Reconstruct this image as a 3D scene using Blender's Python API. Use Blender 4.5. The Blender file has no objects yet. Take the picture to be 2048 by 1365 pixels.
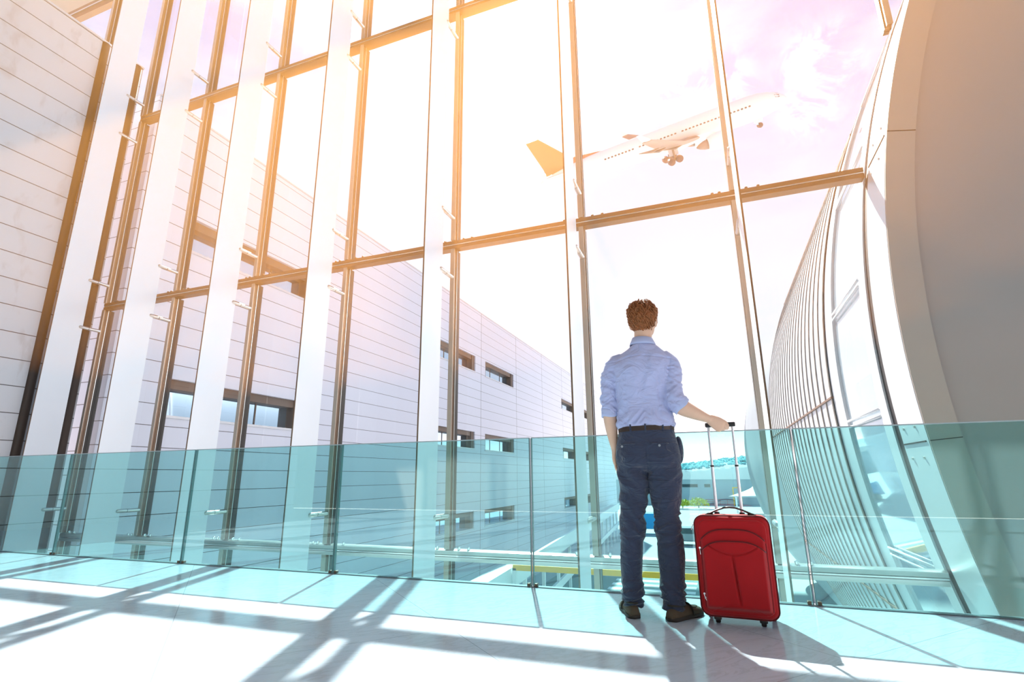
import bpy, bmesh, math, random
import numpy as np
from mathutils import Vector, Matrix, noise

PI = math.pi
R_ = math.radians
random.seed(7)
scn = bpy.context.scene
col = scn.collection

# ------------------------------------------------------------------ camera
cam_d = bpy.data.cameras.new('camera')
cam = bpy.data.objects.new('camera', cam_d)
col.objects.link(cam)
CX = Vector((0.9350, 0.3545, -0.0088)); CX.normalize()
CF = Vector((-0.3412, 0.9061, 0.2500)); CF.normalize()
CU = CX.cross(CF); CU.normalize(); CX = CF.cross(CU)
EYE = Vector((0, 0, 0.78))
cam.matrix_world = Matrix(((CX.x, CU.x, -CF.x, EYE.x), (CX.y, CU.y, -CF.y, EYE.y), (CX.z, CU.z, -CF.z, EYE.z), (0, 0, 0, 1)))
cam_d.sensor_width = 36.0
cam_d.lens = 36.0 * 1050.54 / 2048
cam_d.clip_start = 0.05
cam_d.clip_end = 3000
scn.camera = cam

# ------------------------------------------------------------------ view
scn.view_settings.view_transform = 'Standard'
scn.view_settings.look = 'None'
scn.view_settings.gamma = 1.0
scn.view_settings.use_curve_mapping = False
scn.view_settings.exposure = 0.0
scn.cycles.transparent_max_bounces = 32
scn.cycles.max_bounces = 8
scn.cycles.volume_bounces = 0
scn.cycles.use_denoising = True
scn.cycles.sample_clamp_indirect = 6.0

# ------------------------------------------------------------------ sky and sun
SUN_EL, SUN_AZ = R_(45.0), R_(-21.0)
SUN = Vector((math.sin(SUN_AZ) * math.cos(SUN_EL), math.cos(SUN_AZ) * math.cos(SUN_EL), math.sin(SUN_EL)))
SUN_POWER = 16.0
SKY_POWER = 1.0
HAZE = 0.042

wd = bpy.data.worlds.new('sky'); scn.world = wd; wd.use_nodes = True
nt = wd.node_tree; nt.nodes.clear()
def wn(t, **kw):
    n = nt.nodes.new(t)
    for k, v in kw.items(): setattr(n, k, v)
    return n
def wl(a, b): nt.links.new(a, b)
def wmath(op, a, b=None, clamp=False):
    n = wn('ShaderNodeMath', operation=op, use_clamp=clamp)
    for i, v in enumerate((a, b)):
        if v is None: continue
        if isinstance(v, (int, float)): n.inputs[i].default_value = v
        else: wl(v, n.inputs[i])
    return n.outputs[0]
def wmix(fac, a, b):
    n = wn('ShaderNodeMix', data_type='RGBA')
    for s, v in ((n.inputs[0], fac), (n.inputs[6], a), (n.inputs[7], b)):
        if isinstance(v, (int, float)): s.default_value = v
        elif isinstance(v, tuple): s.default_value = (*v, 1)
        else: wl(v, s)
    return n.outputs[2]
tc = wn('ShaderNodeTexCoord').outputs['Generated']
def wdot(v):
    n = wn('ShaderNodeVectorMath', operation='DOT_PRODUCT'); wl(tc, n.inputs[0]); n.inputs[1].default_value = v
    return n.outputs['Value']
sd = wmath('MAXIMUM', wdot(SUN), 0.0)
sep = wn('ShaderNodeSeparateXYZ'); wl(tc, sep.inputs[0])
up = wmath('MAXIMUM', sep.outputs[2], 0.0)
# clear sky: pale white at the horizon, lavender higher up
base = wmix(wmath('MULTIPLY', wmath('SUBTRACT', up, 0.33), 3.0, True), (0.95, 0.98, 1.08), (0.38, 0.50, 0.92))
# thin high clouds
mp = wn('ShaderNodeMapping'); wl(tc, mp.inputs[0]); mp.inputs['Scale'].default_value = (1.0, 1.0, 3.2)
ns = wn('ShaderNodeTexNoise'); wl(mp.outputs[0], ns.inputs['Vector'])
ns.inputs['Scale'].default_value = 2.6; ns.inputs['Detail'].default_value = 7; ns.inputs['Roughness'].default_value = 0.6
veil = wmath('MULTIPLY', wmath('SUBTRACT', ns.outputs[0], 0.44), 3.0, True)
sky = wmix(wmath('MULTIPLY', veil, 0.85), base, (1.05, 1.05, 1.07))
# bright band low over the horizon
low = wmath('POWER', wmath('SUBTRACT', 1.0, up), 20.0)
def addc(a, f, c):
    n = wn('ShaderNodeVectorMath', operation='MULTIPLY_ADD')
    cmb = wn('ShaderNodeCombineXYZ')
    for i in range(3): wl(f, cmb.inputs[i])
    wl(cmb.outputs[0], n.inputs[0]); n.inputs[1].default_value = c; wl(a, n.inputs[2])
    return n.outputs[0]
sky = addc(sky, low, (6.0, 4.6, 4.0))
# puffs of cloud above the curved shell and behind the airliner
ns2 = wn('ShaderNodeTexNoise'); wl(tc, ns2.inputs['Vector'])
ns2.inputs['Scale'].default_value = 17; ns2.inputs['Detail'].default_value = 10; ns2.inputs['Roughness'].default_value = 0.66; ns2.inputs['Distortion'].default_value = 0.5
puff = None
for d, s in (((0.2025, 0.7798, 0.5924), 2300.0), ((0.1884, 0.8148, 0.5482), 3500.0), ((0.0112, 0.7891, 0.6142), 2000.0), ((0.06, 0.792, 0.607), 2600.0)):
    dv = Vector(d).normalized()
    g = wmath('POWER', wmath('MAXIMUM', wdot(dv), 0.0), s * 0.42)
    puff = g if puff is None else wmath('MAXIMUM', puff, g)
pm = wmath('MULTIPLY', wmath('MULTIPLY', wmath('MULTIPLY', puff, 1.6, True), wmath('MULTIPLY', wmath('SUBTRACT', ns2.outputs[0], 0.43), 7.0, True)), 1.0, True)
sky = wmix(pm, sky, (1.12, 1.12, 1.12))
# brightness of the air around the sun
sky = addc(sky, wmath('POWER', sd, 10.0), (0.30, 0.26, 0.16))
sky = addc(sky, wmath('POWER', sd, 90.0), (1.6, 1.4, 1.0))
# below the horizon: bright apron light
below = wmath('MULTIPLY', wmath('MULTIPLY', sep.outputs[2], -1.0), 6.0, True)
sky = wmix(below, sky, (0.62, 0.70, 0.74))
bg = wn('ShaderNodeBackground'); bg.inputs[1].default_value = SKY_POWER
wl(sky, bg.inputs[0])
wo = wn('ShaderNodeOutputWorld'); wl(bg.outputs[0], wo.inputs[0])

sl = bpy.data.lights.new('sun', 'SUN'); sl.energy = SUN_POWER; sl.angle = R_(0.7); sl.color = (1.0, 0.93, 0.82)
so = bpy.data.objects.new('sun', sl); col.objects.link(so)
so.rotation_euler = (-SUN).to_track_quat('-Z', 'Y').to_euler(); so.location = SUN * 60

# ------------------------------------------------------------------ materials
def lin(c):
    if isinstance(c, str):
        c = [int(c[i:i + 2], 16) / 255 for i in (0, 2, 4)]
        c = [x / 12.92 if x <= 0.04045 else ((x + 0.055) / 1.055) ** 2.4 for x in c]
    return (*c, 1.0)
class NT:
    """small helper around a material's node tree"""
    def __init__(s, name):
        s.m = bpy.data.materials.new(name); s.m.use_nodes = True; s.t = s.m.node_tree; s.t.nodes.clear()
        s.out = s.n('ShaderNodeOutputMaterial')
    def n(s, t, **kw):
        x = s.t.nodes.new(t)
        for k, v in kw.items(): setattr(x, k, v)
        return x
    def set(s, sock, v):
        if isinstance(v, (int, float)): sock.default_value = v
        elif isinstance(v, (tuple, list, Vector)): sock.default_value = v
        else: s.t.links.new(v, sock)
    def math(s, op, a, b=None, clamp=False, c=None):
        x = s.n('ShaderNodeMath', operation=op, use_clamp=clamp); s.set(x.inputs[0], a)
        if b is not None: s.set(x.inputs[1], b)
        if c is not None: s.set(x.inputs[2], c)
        return x.outputs[0]
    def mix(s, f, a, b):
        x = s.n('ShaderNodeMix', data_type='RGBA'); s.set(x.inputs[0], f); s.set(x.inputs[6], a); s.set(x.inputs[7], b)
        return x.outputs[2]
    def noise(s, vec, scale, detail=4, rough=0.55, dist=0.0):
        x = s.n('ShaderNodeTexNoise'); s.set(x.inputs['Vector'], vec); x.inputs['Scale'].default_value = scale
        x.inputs['Detail'].default_value = detail; x.inputs['Roughness'].default_value = rough; x.inputs['Distortion'].default_value = dist
        return x.outputs[0]
    def pos(s): return s.n('ShaderNodeTexCoord').outputs['Object']
    def mapping(s, vec, scale=(1, 1, 1), rot=(0, 0, 0), loc=(0, 0, 0)):
        x = s.n('ShaderNodeMapping'); s.set(x.inputs[0], vec); x.inputs['Scale'].default_value = scale
        x.inputs['Rotation'].default_value = rot; x.inputs['Location'].default_value = loc
        return x.outputs[0]
    def xyz(s, vec):
        x = s.n('ShaderNodeSeparateXYZ'); s.set(x.inputs[0], vec); return x.outputs
    def bsdf(s, color, rough=0.5, metal=0.0, spec=0.5, **kw):
        x = s.n('ShaderNodeBsdfPrincipled'); s.set(x.inputs['Base Color'], color); s.set(x.inputs['Roughness'], rough)
        s.set(x.inputs['Metallic'], metal); s.set(x.inputs['Specular IOR Level'], spec)
        for k, v in kw.items(): s.set(x.inputs[k], v)
        return x
    def bump(s, h, strength=0.3, dist=0.01):
        x = s.n('ShaderNodeBump'); s.set(x.inputs['Height'], h); x.inputs['Strength'].default_value = strength; x.inputs['Distance'].default_value = dist
        return x.outputs[0]
    def done(s, sh): s.t.links.new(sh, s.out.inputs['Surface']); return s.m
def plain(name, c, rough=0.5, metal=0.0, spec=0.5, var=0.0, vscale=8, bump=0.0, bscale=60, **kw):
    k = NT(name); c = lin(c); p = k.pos(); cc = c
    if var:
        f = k.noise(p, vscale, 5)
        cc = k.mix(f, tuple(x * (1 - var) for x in c[:3]) + (1,), tuple(min(1, x * (1 + var)) for x in c[:3]) + (1,))
    b = k.bsdf(cc, rough, metal, spec, **kw)
    if bump: k.set(b.inputs['Normal'], k.bump(k.noise(p, bscale, 5), bump, 0.004))
    return k.done(b.outputs[0])
def glass(name, tint, refl=1.0, ior=1.5, rough=0.0):
    k = NT(name)
    tr = k.n('ShaderNodeBsdfTransparent'); tr.inputs[0].default_value = lin(tint)
    gl = k.n('ShaderNodeBsdfGlossy'); gl.inputs[0].default_value = (0.93, 1, 1, 1); gl.inputs['Roughness'].default_value = rough
    fr = k.n('ShaderNodeFresnel'); ge = k.n('ShaderNodeNewGeometry')
    k.set(fr.inputs[0], k.math('ADD', ior, k.math('MULTIPLY', ge.outputs['Backfacing'], 1 / ior - ior)))
    mx = k.n('ShaderNodeMixShader'); k.set(mx.inputs[0], k.math('MULTIPLY', fr.outputs[0], refl, True))
    k.set(mx.inputs[1], tr.outputs[0]); k.set(mx.inputs[2], gl.outputs[0])
    return k.done(mx.outputs[0])

M = {}
# polished marble floor: faint veins, hairline joints laid at an angle to the facade
k = NT('marble'); p = k.pos()
q = k.mapping(p, rot=(0, 0, R_(-48.5)))
wv = k.noise(k.mapping(q, scale=(1.0, 3.2, 1)), 2.2, 9, 0.62, 1.4)
vein = k.math('SUBTRACT', 1.0, k.math('MULTIPLY', k.math('ABSOLUTE', k.math('SUBTRACT', wv, 0.5)), 26.0, True), True)
fine = k.noise(k.mapping(q, scale=(6, 34, 1)), 4, 7, 0.65, 0.6)
clr = k.mix(k.math('MULTIPLY', fine, 0.55), lin((0.57, 0.68, 0.78)), lin((0.40, 0.50, 0.60)))
clr = k.mix(k.math('MULTIPLY', vein, 0.28), clr, lin((0.30, 0.34, 0.39)))
u = k.xyz(q)
def joint(v, step, off, w):
    f = k.math('FRACT', k.math('DIVIDE', k.math('ADD', v, off), step))
    return k.math('LESS_THAN', k.math('ABSOLUTE', k.math('SUBTRACT', f, 0.5)), w / step / 2)
jl = k.math('MAXIMUM', joint(u[0], 1.32, 0.84, 0.004), joint(u[1], 1.32, -2.22 % 1.32, 0.004))
clr = k.mix(k.math('MULTIPLY', jl, 0.7), clr, lin((0.22, 0.26, 0.30)))
b = k.bsdf(clr, k.math('ADD', 0.10, k.math('MULTIPLY', fine, 0.10)), 0.0, 0.5)
M['floor'] = k.done(b.outputs[0])

def panel_mat(name, c, stain=0.0):
    """flat metal cladding in horizontal courses of 0.445 m with dark open joints"""
    k = NT(name); p = k.pos(); u = k.xyz(p); c = lin(c)
    f = k.math('FRACT', k.math('DIVIDE', k.math('ADD', u[2], 10 * 0.445 - 1.43 + 0.2225), 0.445))
    j = k.math('LESS_THAN', k.math('ABSOLUTE', k.math('SUBTRACT', f, 0.5)), 0.016)
    g = k.math('FRACT', k.math('DIVIDE', k.math('ADD', u[1], 52.0 - 24.27 + 2.6), 5.2))
    j2 = k.math('LESS_THAN', k.math('ABSOLUTE', k.math('SUBTRACT', g, 0.5)), 0.0035)
    row = k.math('FLOOR', k.math('DIVIDE', k.math('ADD', u[2], 10 * 0.445 - 1.43), 0.445))
    wn_ = k.n('ShaderNodeTexWhiteNoise', noise_dimensions='1D'); k.set(wn_.inputs['W'], row)
    cc = k.mix(k.math('MULTIPLY', wn_.outputs[0], 0.10), c, tuple(x * 0.75 for x in c[:3]) + (1,))
    soft = k.noise(k.mapping(p, scale=(1, 0.5, 0.3)), 1.6, 4)
    cc = k.mix(k.math('MULTIPLY', soft, 0.18), cc, tuple(x * 0.7 for x in c[:3]) + (1,))
    if stain:
        st = k.noise(k.mapping(p, scale=(1, 2.2, 1.0)), 1.5, 6, 0.6, 0.5)
        st = k.math('MULTIPLY', k.math('SUBTRACT', st, 0.56), 6.0, True)
        cc = k.mix(k.math('MULTIPLY', st, stain), cc, lin((0.34, 0.26, 0.22)))
    jj = k.math('MAXIMUM', j, k.math('MULTIPLY', j2, k.math('GREATER_THAN', u[1], 21.0)))
    cc = k.mix(jj, cc, lin((0.10, 0.085, 0.08)))
    b = k.bsdf(cc, 0.38, 0.0, 0.4)
    return k.done(b.outputs[0])
M['wall_in'] = panel_mat('grey wall cladding', (0.66, 0.65, 0.69), 0.4)
M['wall_out'] = panel_mat('white facade cladding', (0.74, 0.74, 0.83))
M['fin'] = plain('white fin paint', (0.85, 0.86, 0.92), 0.30, 0.0, 0.5, var=0.03, vscale=2)
M['champagne'] = plain('champagne front sheen', (0.46, 0.38, 0.32), 0.32, 0.3)
M['bronze'] = plain('bronze anodised metal', (0.21, 0.125, 0.08), 0.38, 0.35, 0.5, var=0.10, vscale=4)
M['bronze_dark'] = plain('dark gasket', (0.030, 0.022, 0.018), 0.5)
M['alu'] = plain('pale aluminium bead', (0.70, 0.69, 0.67), 0.3, 0.6)
M['steel'] = plain('brushed steel', (0.62, 0.60, 0.58), 0.28, 0.9)
M['chrome'] = plain('polished chrome', (0.82, 0.82, 0.83), 0.12, 1.0)
M['pane'] = glass('clear facade glass', (0.955, 0.96, 0.97), 0.9, 1.42)
M['bal'] = glass('teal balustrade glass', (0.625, 0.885, 0.885), 1.9, 1.5)
M['bal_edge'] = plain('polished glass edge', (0.10, 0.20, 0.21), 0.15)
M['bal_cap'] = plain('glass top edge', (0.42, 0.47, 0.49), 0.25, 0.3)
M['brass'] = plain('brown floor clip', (0.12, 0.07, 0.045), 0.35, 0.5)
M['channel'] = plain('dark floor channel', (0.12, 0.16, 0.18), 0.35, 0.4)
M['winglass'] = plain('blue reflecting window glass', (0.46, 0.60, 0.74), 0.03, 0.92)
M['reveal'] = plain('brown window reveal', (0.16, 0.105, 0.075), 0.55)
M['sill'] = plain('pale window sill', (0.62, 0.61, 0.64), 0.4, 0.3)
M['shell'] = plain('white metal shell', (0.70, 0.71, 0.74), 0.34, 0.25, 0.5, var=0.06, vscale=1.3)
M['shell_rib'] = plain('weathered seam', (0.36, 0.31, 0.28), 0.55, 0.1, 0.4, var=0.35, vscale=6)
M['shell_far'] = plain('shaded smooth metal shell', (0.30, 0.34, 0.38), 0.45, 0.2, 0.5, var=0.12, vscale=0.5)  # shade on the far shell put into a darker base colour
M['rim'] = plain('grey painted steel rim', (0.47, 0.39, 0.335), 0.42, 0.1, 0.4, var=0.03)
M['endwall'] = plain('grey plaster end wall', (0.40, 0.34, 0.31), 0.40, 0.0, 0.4, var=0.05, vscale=0.8)
M['shell_glass'] = plain('pale reflecting glass band', (0.42, 0.52, 0.60), 0.06, 0.0, 1.0, **{'Coat Weight': 1.0, 'Coat IOR': 2.4, 'Coat Roughness': 0.02})
M['rust'] = plain('stained joint', (0.22, 0.13, 0.09), 0.6)
M['strip'] = plain('dark brown contact shade', (0.050, 0.030, 0.022), 0.6)
M['white'] = plain('white paint', (0.84, 0.85, 0.87), 0.4)
M['soffit'] = plain('cream soffit', (0.50, 0.44, 0.37), 0.6)

# ------------------------------------------------------------------ mesh building
class MB:
    def __init__(s): s.v = []; s.f = []
    def add(s, v, f):
        o = len(s.v); s.v += [tuple(x) for x in v]; s.f += [tuple(i + o for i in q) for q in f]; return s
    def box(s, x0, x1, y0, y1, z0, z1):
        return s.add([(x0, y0, z0), (x1, y0, z0), (x1, y1, z0), (x0, y1, z0), (x0, y0, z1), (x1, y0, z1), (x1, y1, z1), (x0, y1, z1)],
                     [(0, 3, 2, 1), (4, 5, 6, 7), (0, 1, 5, 4), (1, 2, 6, 5), (2, 3, 7, 6), (3, 0, 4, 7)])
    def obox(s, c, ax, ay, az):
        """oriented box: centre and three half axes"""
        c, ax, ay, az = map(Vector, (c, ax, ay, az)); v = []
        for k in (-1, 1):
            for a, b in ((-1, -1), (1, -1), (1, 1), (-1, 1)): v.append(c + ax * a + ay * b + az * k)
        return s.add(v, [(0, 3, 2, 1), (4, 5, 6, 7), (0, 1, 5, 4), (1, 2, 6, 5), (2, 3, 7, 6), (3, 0, 4, 7)])
    def quad(s, a, b, c, d): return s.add([a, b, c, d], [(0, 1, 2, 3)])
    def rings(s, rs, caps=(True, True), closed=False):
        n = len(rs[0]); o = len(s.v); fs = []
        m = len(rs)
        for i in range(m if closed else m - 1):
            a, b = i * n, ((i + 1) % m) * n
            for j in range(n):
                j2 = (j + 1) % n; fs.append((a + j, a + j2, b + j2, b + j))
        if not closed and caps[0]: fs.append(tuple(range(n - 1, -1, -1)))
        if not closed and caps[1]: fs.append(tuple(range((m - 1) * n, m * n)))
        return s.add([p for r in rs for p in r], fs)
    def tube(s, pts, rad, n=12, caps=(True, True), up=(0, 0, 1), flat=None, closed=False):
        """tube along pts; rad a number or list of numbers / (a, b) pairs, b along the frame's second axis"""
        pts = [Vector(p) for p in pts]; rs = []; m = len(pts)
        prev = None
        for i, p in enumerate(pts):
            if closed: t = pts[(i + 1) % m] - pts[i - 1]
            else: t = pts[min(i + 1, m - 1)] - pts[max(i - 1, 0)]
            t.normalize()
            if prev is None:
                a = Vector(up).cross(t)
                if a.length < 1e-4: a = Vector((1, 0, 0)).cross(t)
                a.normalize()
            else:
                a = prev - t * prev.dot(t); a.normalize()
            prev = a; b = t.cross(a)
            r = rad[i] if isinstance(rad, (list, tuple)) else rad
            ra, rb = r if isinstance(r, (list, tuple)) else (r, r)
            rs.append([p + a * (ra * math.cos(2 * PI * j / n)) + b * (rb * math.sin(2 * PI * j / n)) for j in range(n)])
        return s.rings(rs, caps, closed)
    def cyl(s, a, b, r, n=16): return s.tube([a, b], r, n)
    def capsule(s, a, b, r, n=12):
        a, b = Vector(a), Vector(b); t = (b - a).normalized(); P, Q = [], []
        for i in range(5):
            g = PI / 2 * i / 4; P.append(a - t * r * math.cos(g)); Q.append(max(r * math.sin(g), r * 0.05))
        P += [b - t * (r * 0.02)] ; Q += [r]
        return s.tube(P, Q, n)
    def loft(s, secs, n=24, caps=(True, True)):
        """secs: (centre, half x, half y, exponent) horizontal super-ellipse rings stacked in z"""
        rs = []
        for c, a, b, e in secs:
            r = []
            for j in range(n):
                t = 2 * PI * j / n; cs, sn = math.cos(t), math.sin(t)
                r.append((c[0] + a * math.copysign(abs(cs) ** (2 / e), cs), c[1] + b * math.copysign(abs(sn) ** (2 / e), sn), c[2]))
            rs.append(r)
        return s.rings(rs, caps)
    def prism(s, poly, axis, t0, t1):
        """extrude a 2-D polygon along an axis (0, 1, 2)"""
        def mk(p, t):
            q = [0, 0, 0]; q[axis] = t; i = [k for k in range(3) if k != axis]; q[i[0]], q[i[1]] = p; return tuple(q)
        n = len(poly)
        return s.add([mk(p, t0) for p in poly] + [mk(p, t1) for p in poly],
                     [tuple(range(n - 1, -1, -1)), tuple(range(n, 2 * n))] + [(i, (i + 1) % n, n + (i + 1) % n, n + i) for i in range(n)])
    def build(s, name, mat=None, parent=None, smooth=False, bevel=0.0, auto=False, loc=None):
        me = bpy.data.meshes.new(name); me.from_pydata(s.v, [], s.f); me.validate()
        bm = bmesh.new(); bm.from_mesh(me); bmesh.ops.recalc_face_normals(bm, faces=bm.faces); bm.to_mesh(me); bm.free()
        return link(name, me, mat, parent, smooth, bevel, auto, loc)
def link(name, me, mat=None, parent=None, smooth=False, bevel=0.0, auto=False, loc=None):
    o = bpy.data.objects.new(name, me); col.objects.link(o)
    if mat is not None:
        for m_ in (mat if isinstance(mat, list) else [mat]): me.materials.append(M[m_] if isinstance(m_, str) else m_)
    if parent is not None: o.parent = parent
    if loc is not None: o.location = loc
    if smooth:
        me.polygons.foreach_set('use_smooth', [True] * len(me.polygons))
    if auto:
        me.polygons.foreach_set('use_smooth', [True] * len(me.polygons))
        me.set_sharp_from_angle(angle=R_(38))
    if bevel:
        b = o.modifiers.new('bevel', 'BEVEL'); b.width = bevel; b.segments = 2; b.limit_method = 'ANGLE'
    return o
def tag(o, label=None, cat=None, group=None, kind=None):
    if label: o['label'] = label
    if cat: o['category'] = cat
    if group: o['group'] = group
    if kind: o['kind'] = kind
    return o
def thing(name, label, cat, loc=(0, 0, 0), rz=0.0, group=None):
    o = bpy.data.objects.new(name, None); col.objects.link(o); o.location = loc; o.rotation_euler = (0, 0, rz)
    o.empty_display_size = 0.2
    return tag(o, label, cat, group)
def struct(o): o['kind'] = 'structure'; return o
def kids(o): return [c for c in bpy.data.objects if c.parent == o]
ORD = ['first', 'second', 'third', 'fourth', 'fifth', 'sixth', 'seventh', 'eighth', 'ninth']

# ------------------------------------------------------------------ main dimensions
YB = 3.932          # balustrade line
YG = 6.33           # glass line of the curtain wall
XW = -10.85         # panelled wall on the one side
GZ = -5.0           # apron level
TOPZ = 12.6
XM = [-12.55, -10.69, -8.82, -6.95, -5.09, -3.23, -1.36, 0.50, 2.37]
ZT = [-0.155, 4.01, 8.19]
BC, BR = (11.46, 2.0), 9.8   # axis (x, z) and radius of the curved shell
def shell_x(z, r=BR): return BC[0] - math.sqrt(max(r * r - (z - BC[1]) ** 2, 0.0))

# ------------------------------------------------------------------ the setting
o = MB().box(XW, 9.0, -4.0, YB + 0.06, -0.35, 0.0).build('floor', 'floor'); struct(o)
o = MB().box(-80, 140, YB + 0.1, 520, GZ - 0.4, GZ).build('ground', None)
k = NT('pale concrete apron'); p = k.pos()
cc = k.mix(k.noise(p, 0.12, 6, 0.6), lin((0.33, 0.37, 0.39)), lin((0.46, 0.51, 0.53)))
o.data.materials.append(k.done(k.bsdf(cc, 0.8).outputs[0])); struct(o)

# ------------------------------------------------------------------ panelled wall inside the hall
o = MB().box(XW - 0.5, XW, -4.0, 6.16, GZ, 9.45).build('wall_left', 'wall_in'); struct(o)
o = MB().box(XW - 0.5, XW + 0.02, -4.0, 6.17, 9.45, 9.49).build('trim_1', 'wall_in'); struct(o)
# dark bands modelled for the contact shade beside the first fin and mullion
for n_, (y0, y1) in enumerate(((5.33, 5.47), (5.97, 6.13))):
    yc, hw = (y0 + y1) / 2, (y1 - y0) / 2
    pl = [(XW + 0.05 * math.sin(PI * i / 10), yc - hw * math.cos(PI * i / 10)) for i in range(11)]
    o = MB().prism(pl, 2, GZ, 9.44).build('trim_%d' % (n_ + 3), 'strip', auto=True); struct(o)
# ceiling edge above the clerestory next to the wall
o = MB().box(-17.5, -11.05, 6.20, 6.42, 12.35, 14.5).build('ceiling', 'soffit'); struct(o)

# unseen roof and rear wall of the hall, added to cut ambient light
o = MB().box(XW - 0.5, 9.0, -4.2, YG + 0.1, TOPZ, TOPZ + 0.3).build('ceiling_unseen', 'soffit'); struct(o)
o = MB().box(XW - 0.5, 9.0, -4.4, -4.2, 0, TOPZ).build('wall_back_unseen', 'endwall'); struct(o)

# ------------------------------------------------------------------ curtain wall: glass, mullions, transoms, fins
levels = [(GZ, ZT[0] - 0.07), (ZT[0] + 0.07, ZT[1] - 0.07), (ZT[1] + 0.07, ZT[2] - 0.07), (ZT[2] + 0.07, TOPZ)]
wn_i = 0
for b in range(len(XM)):
    for (z0, z1) in levels:
        x0 = XM[b] + 0.02
        if b == 0:
            if z1 < 9.5: continue
            z0 = max(z0, 9.5)
        x1 = XM[b + 1] - 0.02 if b + 1 < len(XM) else 99
        poly = []
        N = 24
        rights = []
        for i in range(N + 1):
            z = z0 + (z1 - z0) * i / N
            xr = min(x1, shell_x(z, BR - 0.0)) if b >= 7 else x1
            if xr > x0 + 0.03: rights.append((xr, z))
        if len(rights) < 2: continue
        if b < 7: rights = [rights[0], rights[-1]]
        poly = [(x0, rights[0][1])] + rights + [(x0, rights[-1][1])]
        wn_i += 1
        m = MB(); m.add([(px, YG, pz) for px, pz in poly], [tuple(range(len(poly)))])
        o = m.build('window_%d' % wn_i, 'pane'); struct(o)

def mullion(x, z0, z1, label):
    t = thing('mullion', label, 'mullion', (x, YG, z0), group='upright mullions of the glass facade')
    h = z1 - z0
    cuts = [0.0] + [c for zt in ZT for c in (zt - 0.067 - z0, zt + 0.067 - z0) if 0.02 < c < h] + [h]
    if len(cuts) % 2: cuts = cuts[1:]
    # deep box section with two grooves down the side
    prof = [(-0.026, -0.115), (0.026, -0.115), (0.026, -0.085), (0.019, -0.085), (0.019, -0.077), (0.026, -0.077), (0.026, -0.04), (-0.026, -0.04),
            (-0.026, -0.077), (-0.019, -0.077), (-0.019, -0.085), (-0.026, -0.085)]
    for a, b in zip(cuts[::2], cuts[1::2]):
        MB().prism(prof, 2, a, b).build('profile', 'bronze', t)
        MB().box(-0.031, 0.031, -0.128, -0.115, a, b).build('front_sheen', 'champagne', t)  # paler face carries the sheen of the mullion front as colour
        MB().box(-0.036, 0.036, -0.04, -0.004, a, b).build('gasket', 'bronze_dark', t)
        for sg in (-1, 1): MB().box(sg * 0.033 - 0.003, sg * 0.033 + 0.003, -0.052, -0.041, a, b).build('glazing_bead', 'alu', t)
        MB().box(-0.03, 0.03, 0.004, 0.06, a, b).build('outer_cap', 'bronze_dark', t)
    return t
names = ['bronze mullion rising above the top corner of the panelled wall',
         'bronze mullion tight against the panelled wall, behind the fin nearest it',
         'bronze mullion behind the second white fin from the panelled wall',
         'bronze mullion behind the third white fin from the panelled wall',
         'bronze mullion behind the fourth white fin from the panelled wall',
         'bronze mullion behind the fifth fin, halfway along the glass facade',
         'bronze mullion crossing the tail of the airliner, just beside the standing man',
         'bronze mullion crossing the nose end of the airliner, beside the red suitcase',
         'short bronze mullion meeting the top of the curved metal shell']
for i, x in enumerate(XM):
    z0 = GZ if 0 < i < 8 else (9.5 if i == 0 else 5.82)
    mullion(x, z0, TOPZ, names[i])

def transom(zc, mat, label, x_end, bright=False):
    t = thing('transom', label, 'transom', (XM[1], YG, zc), group='horizontal transoms of the glass facade')
    L = x_end - XM[1]
    prof = [(-0.13, -0.066), (-0.13, -0.022), (-0.118, -0.014), (-0.118, 0.002), (-0.13, 0.010), (-0.13, 0.054), (-0.09, 0.066), (-0.006, 0.066), (-0.006, -0.066)]
    MB().prism(prof, 0, 0.0, L).build('rail', mat, t)
    MB().box(0, L, 0.006, 0.06, -0.03, 0.03).build('outer_cap', mat, t)
    MB().box(0, L, -0.128, -0.112, -0.012, 0.0).build('bead', 'chrome' if bright else 'alu', t)
    m0 = MB().capsule((0, -0.075, 0.068), (0, -0.075, 0.088), 0.017, 10)
    proto = None
    for x in XM[1:]:
        for dx in (-0.23, -0.15, 0.15, 0.28):
            lx = x - XM[1] + dx
            if lx < 0.02 or lx > L - 0.03: continue
            if proto is None:
                proto = MB().tube([(0, -0.075, 0.05), (0, -0.075, 0.094), (0, -0.075, 0.10)], [0.018, 0.018, 0.010], 10).build('clamp_bolt', 'chrome' if bright else mat, t, auto=True, loc=(lx, 0, 0))
            else:
                c = proto.copy(); col.objects.link(c); c.parent = t; c.location = (lx, 0, 0)
    return t
transom(ZT[0], 'steel', 'polished steel transom just below floor level, seen through the balustrade', shell_x(ZT[0]) - 0.03, True)
transom(ZT[1], 'bronze', 'bronze transom crossing the facade above head height, ending at the curved shell', shell_x(ZT[1]) - 0.035)
transom(ZT[2], 'bronze', 'bronze transom high on the facade near the bright sun', shell_x(ZT[2]) - 0.12)
# short rail of the clerestory above the wall
t = thing('clerestory_rail', 'short bronze rail above the top corner of the panelled wall', 'transom', (-17.4, YG, 12.13))
MB().box(0, 4.81, -0.13, -0.004, -0.1, 0.22).build('rail', 'bronze', t)
MB().box(0, 4.81, -0.15, -0.131, 0.06, 0.09).build('bead', 'alu', t)

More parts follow.
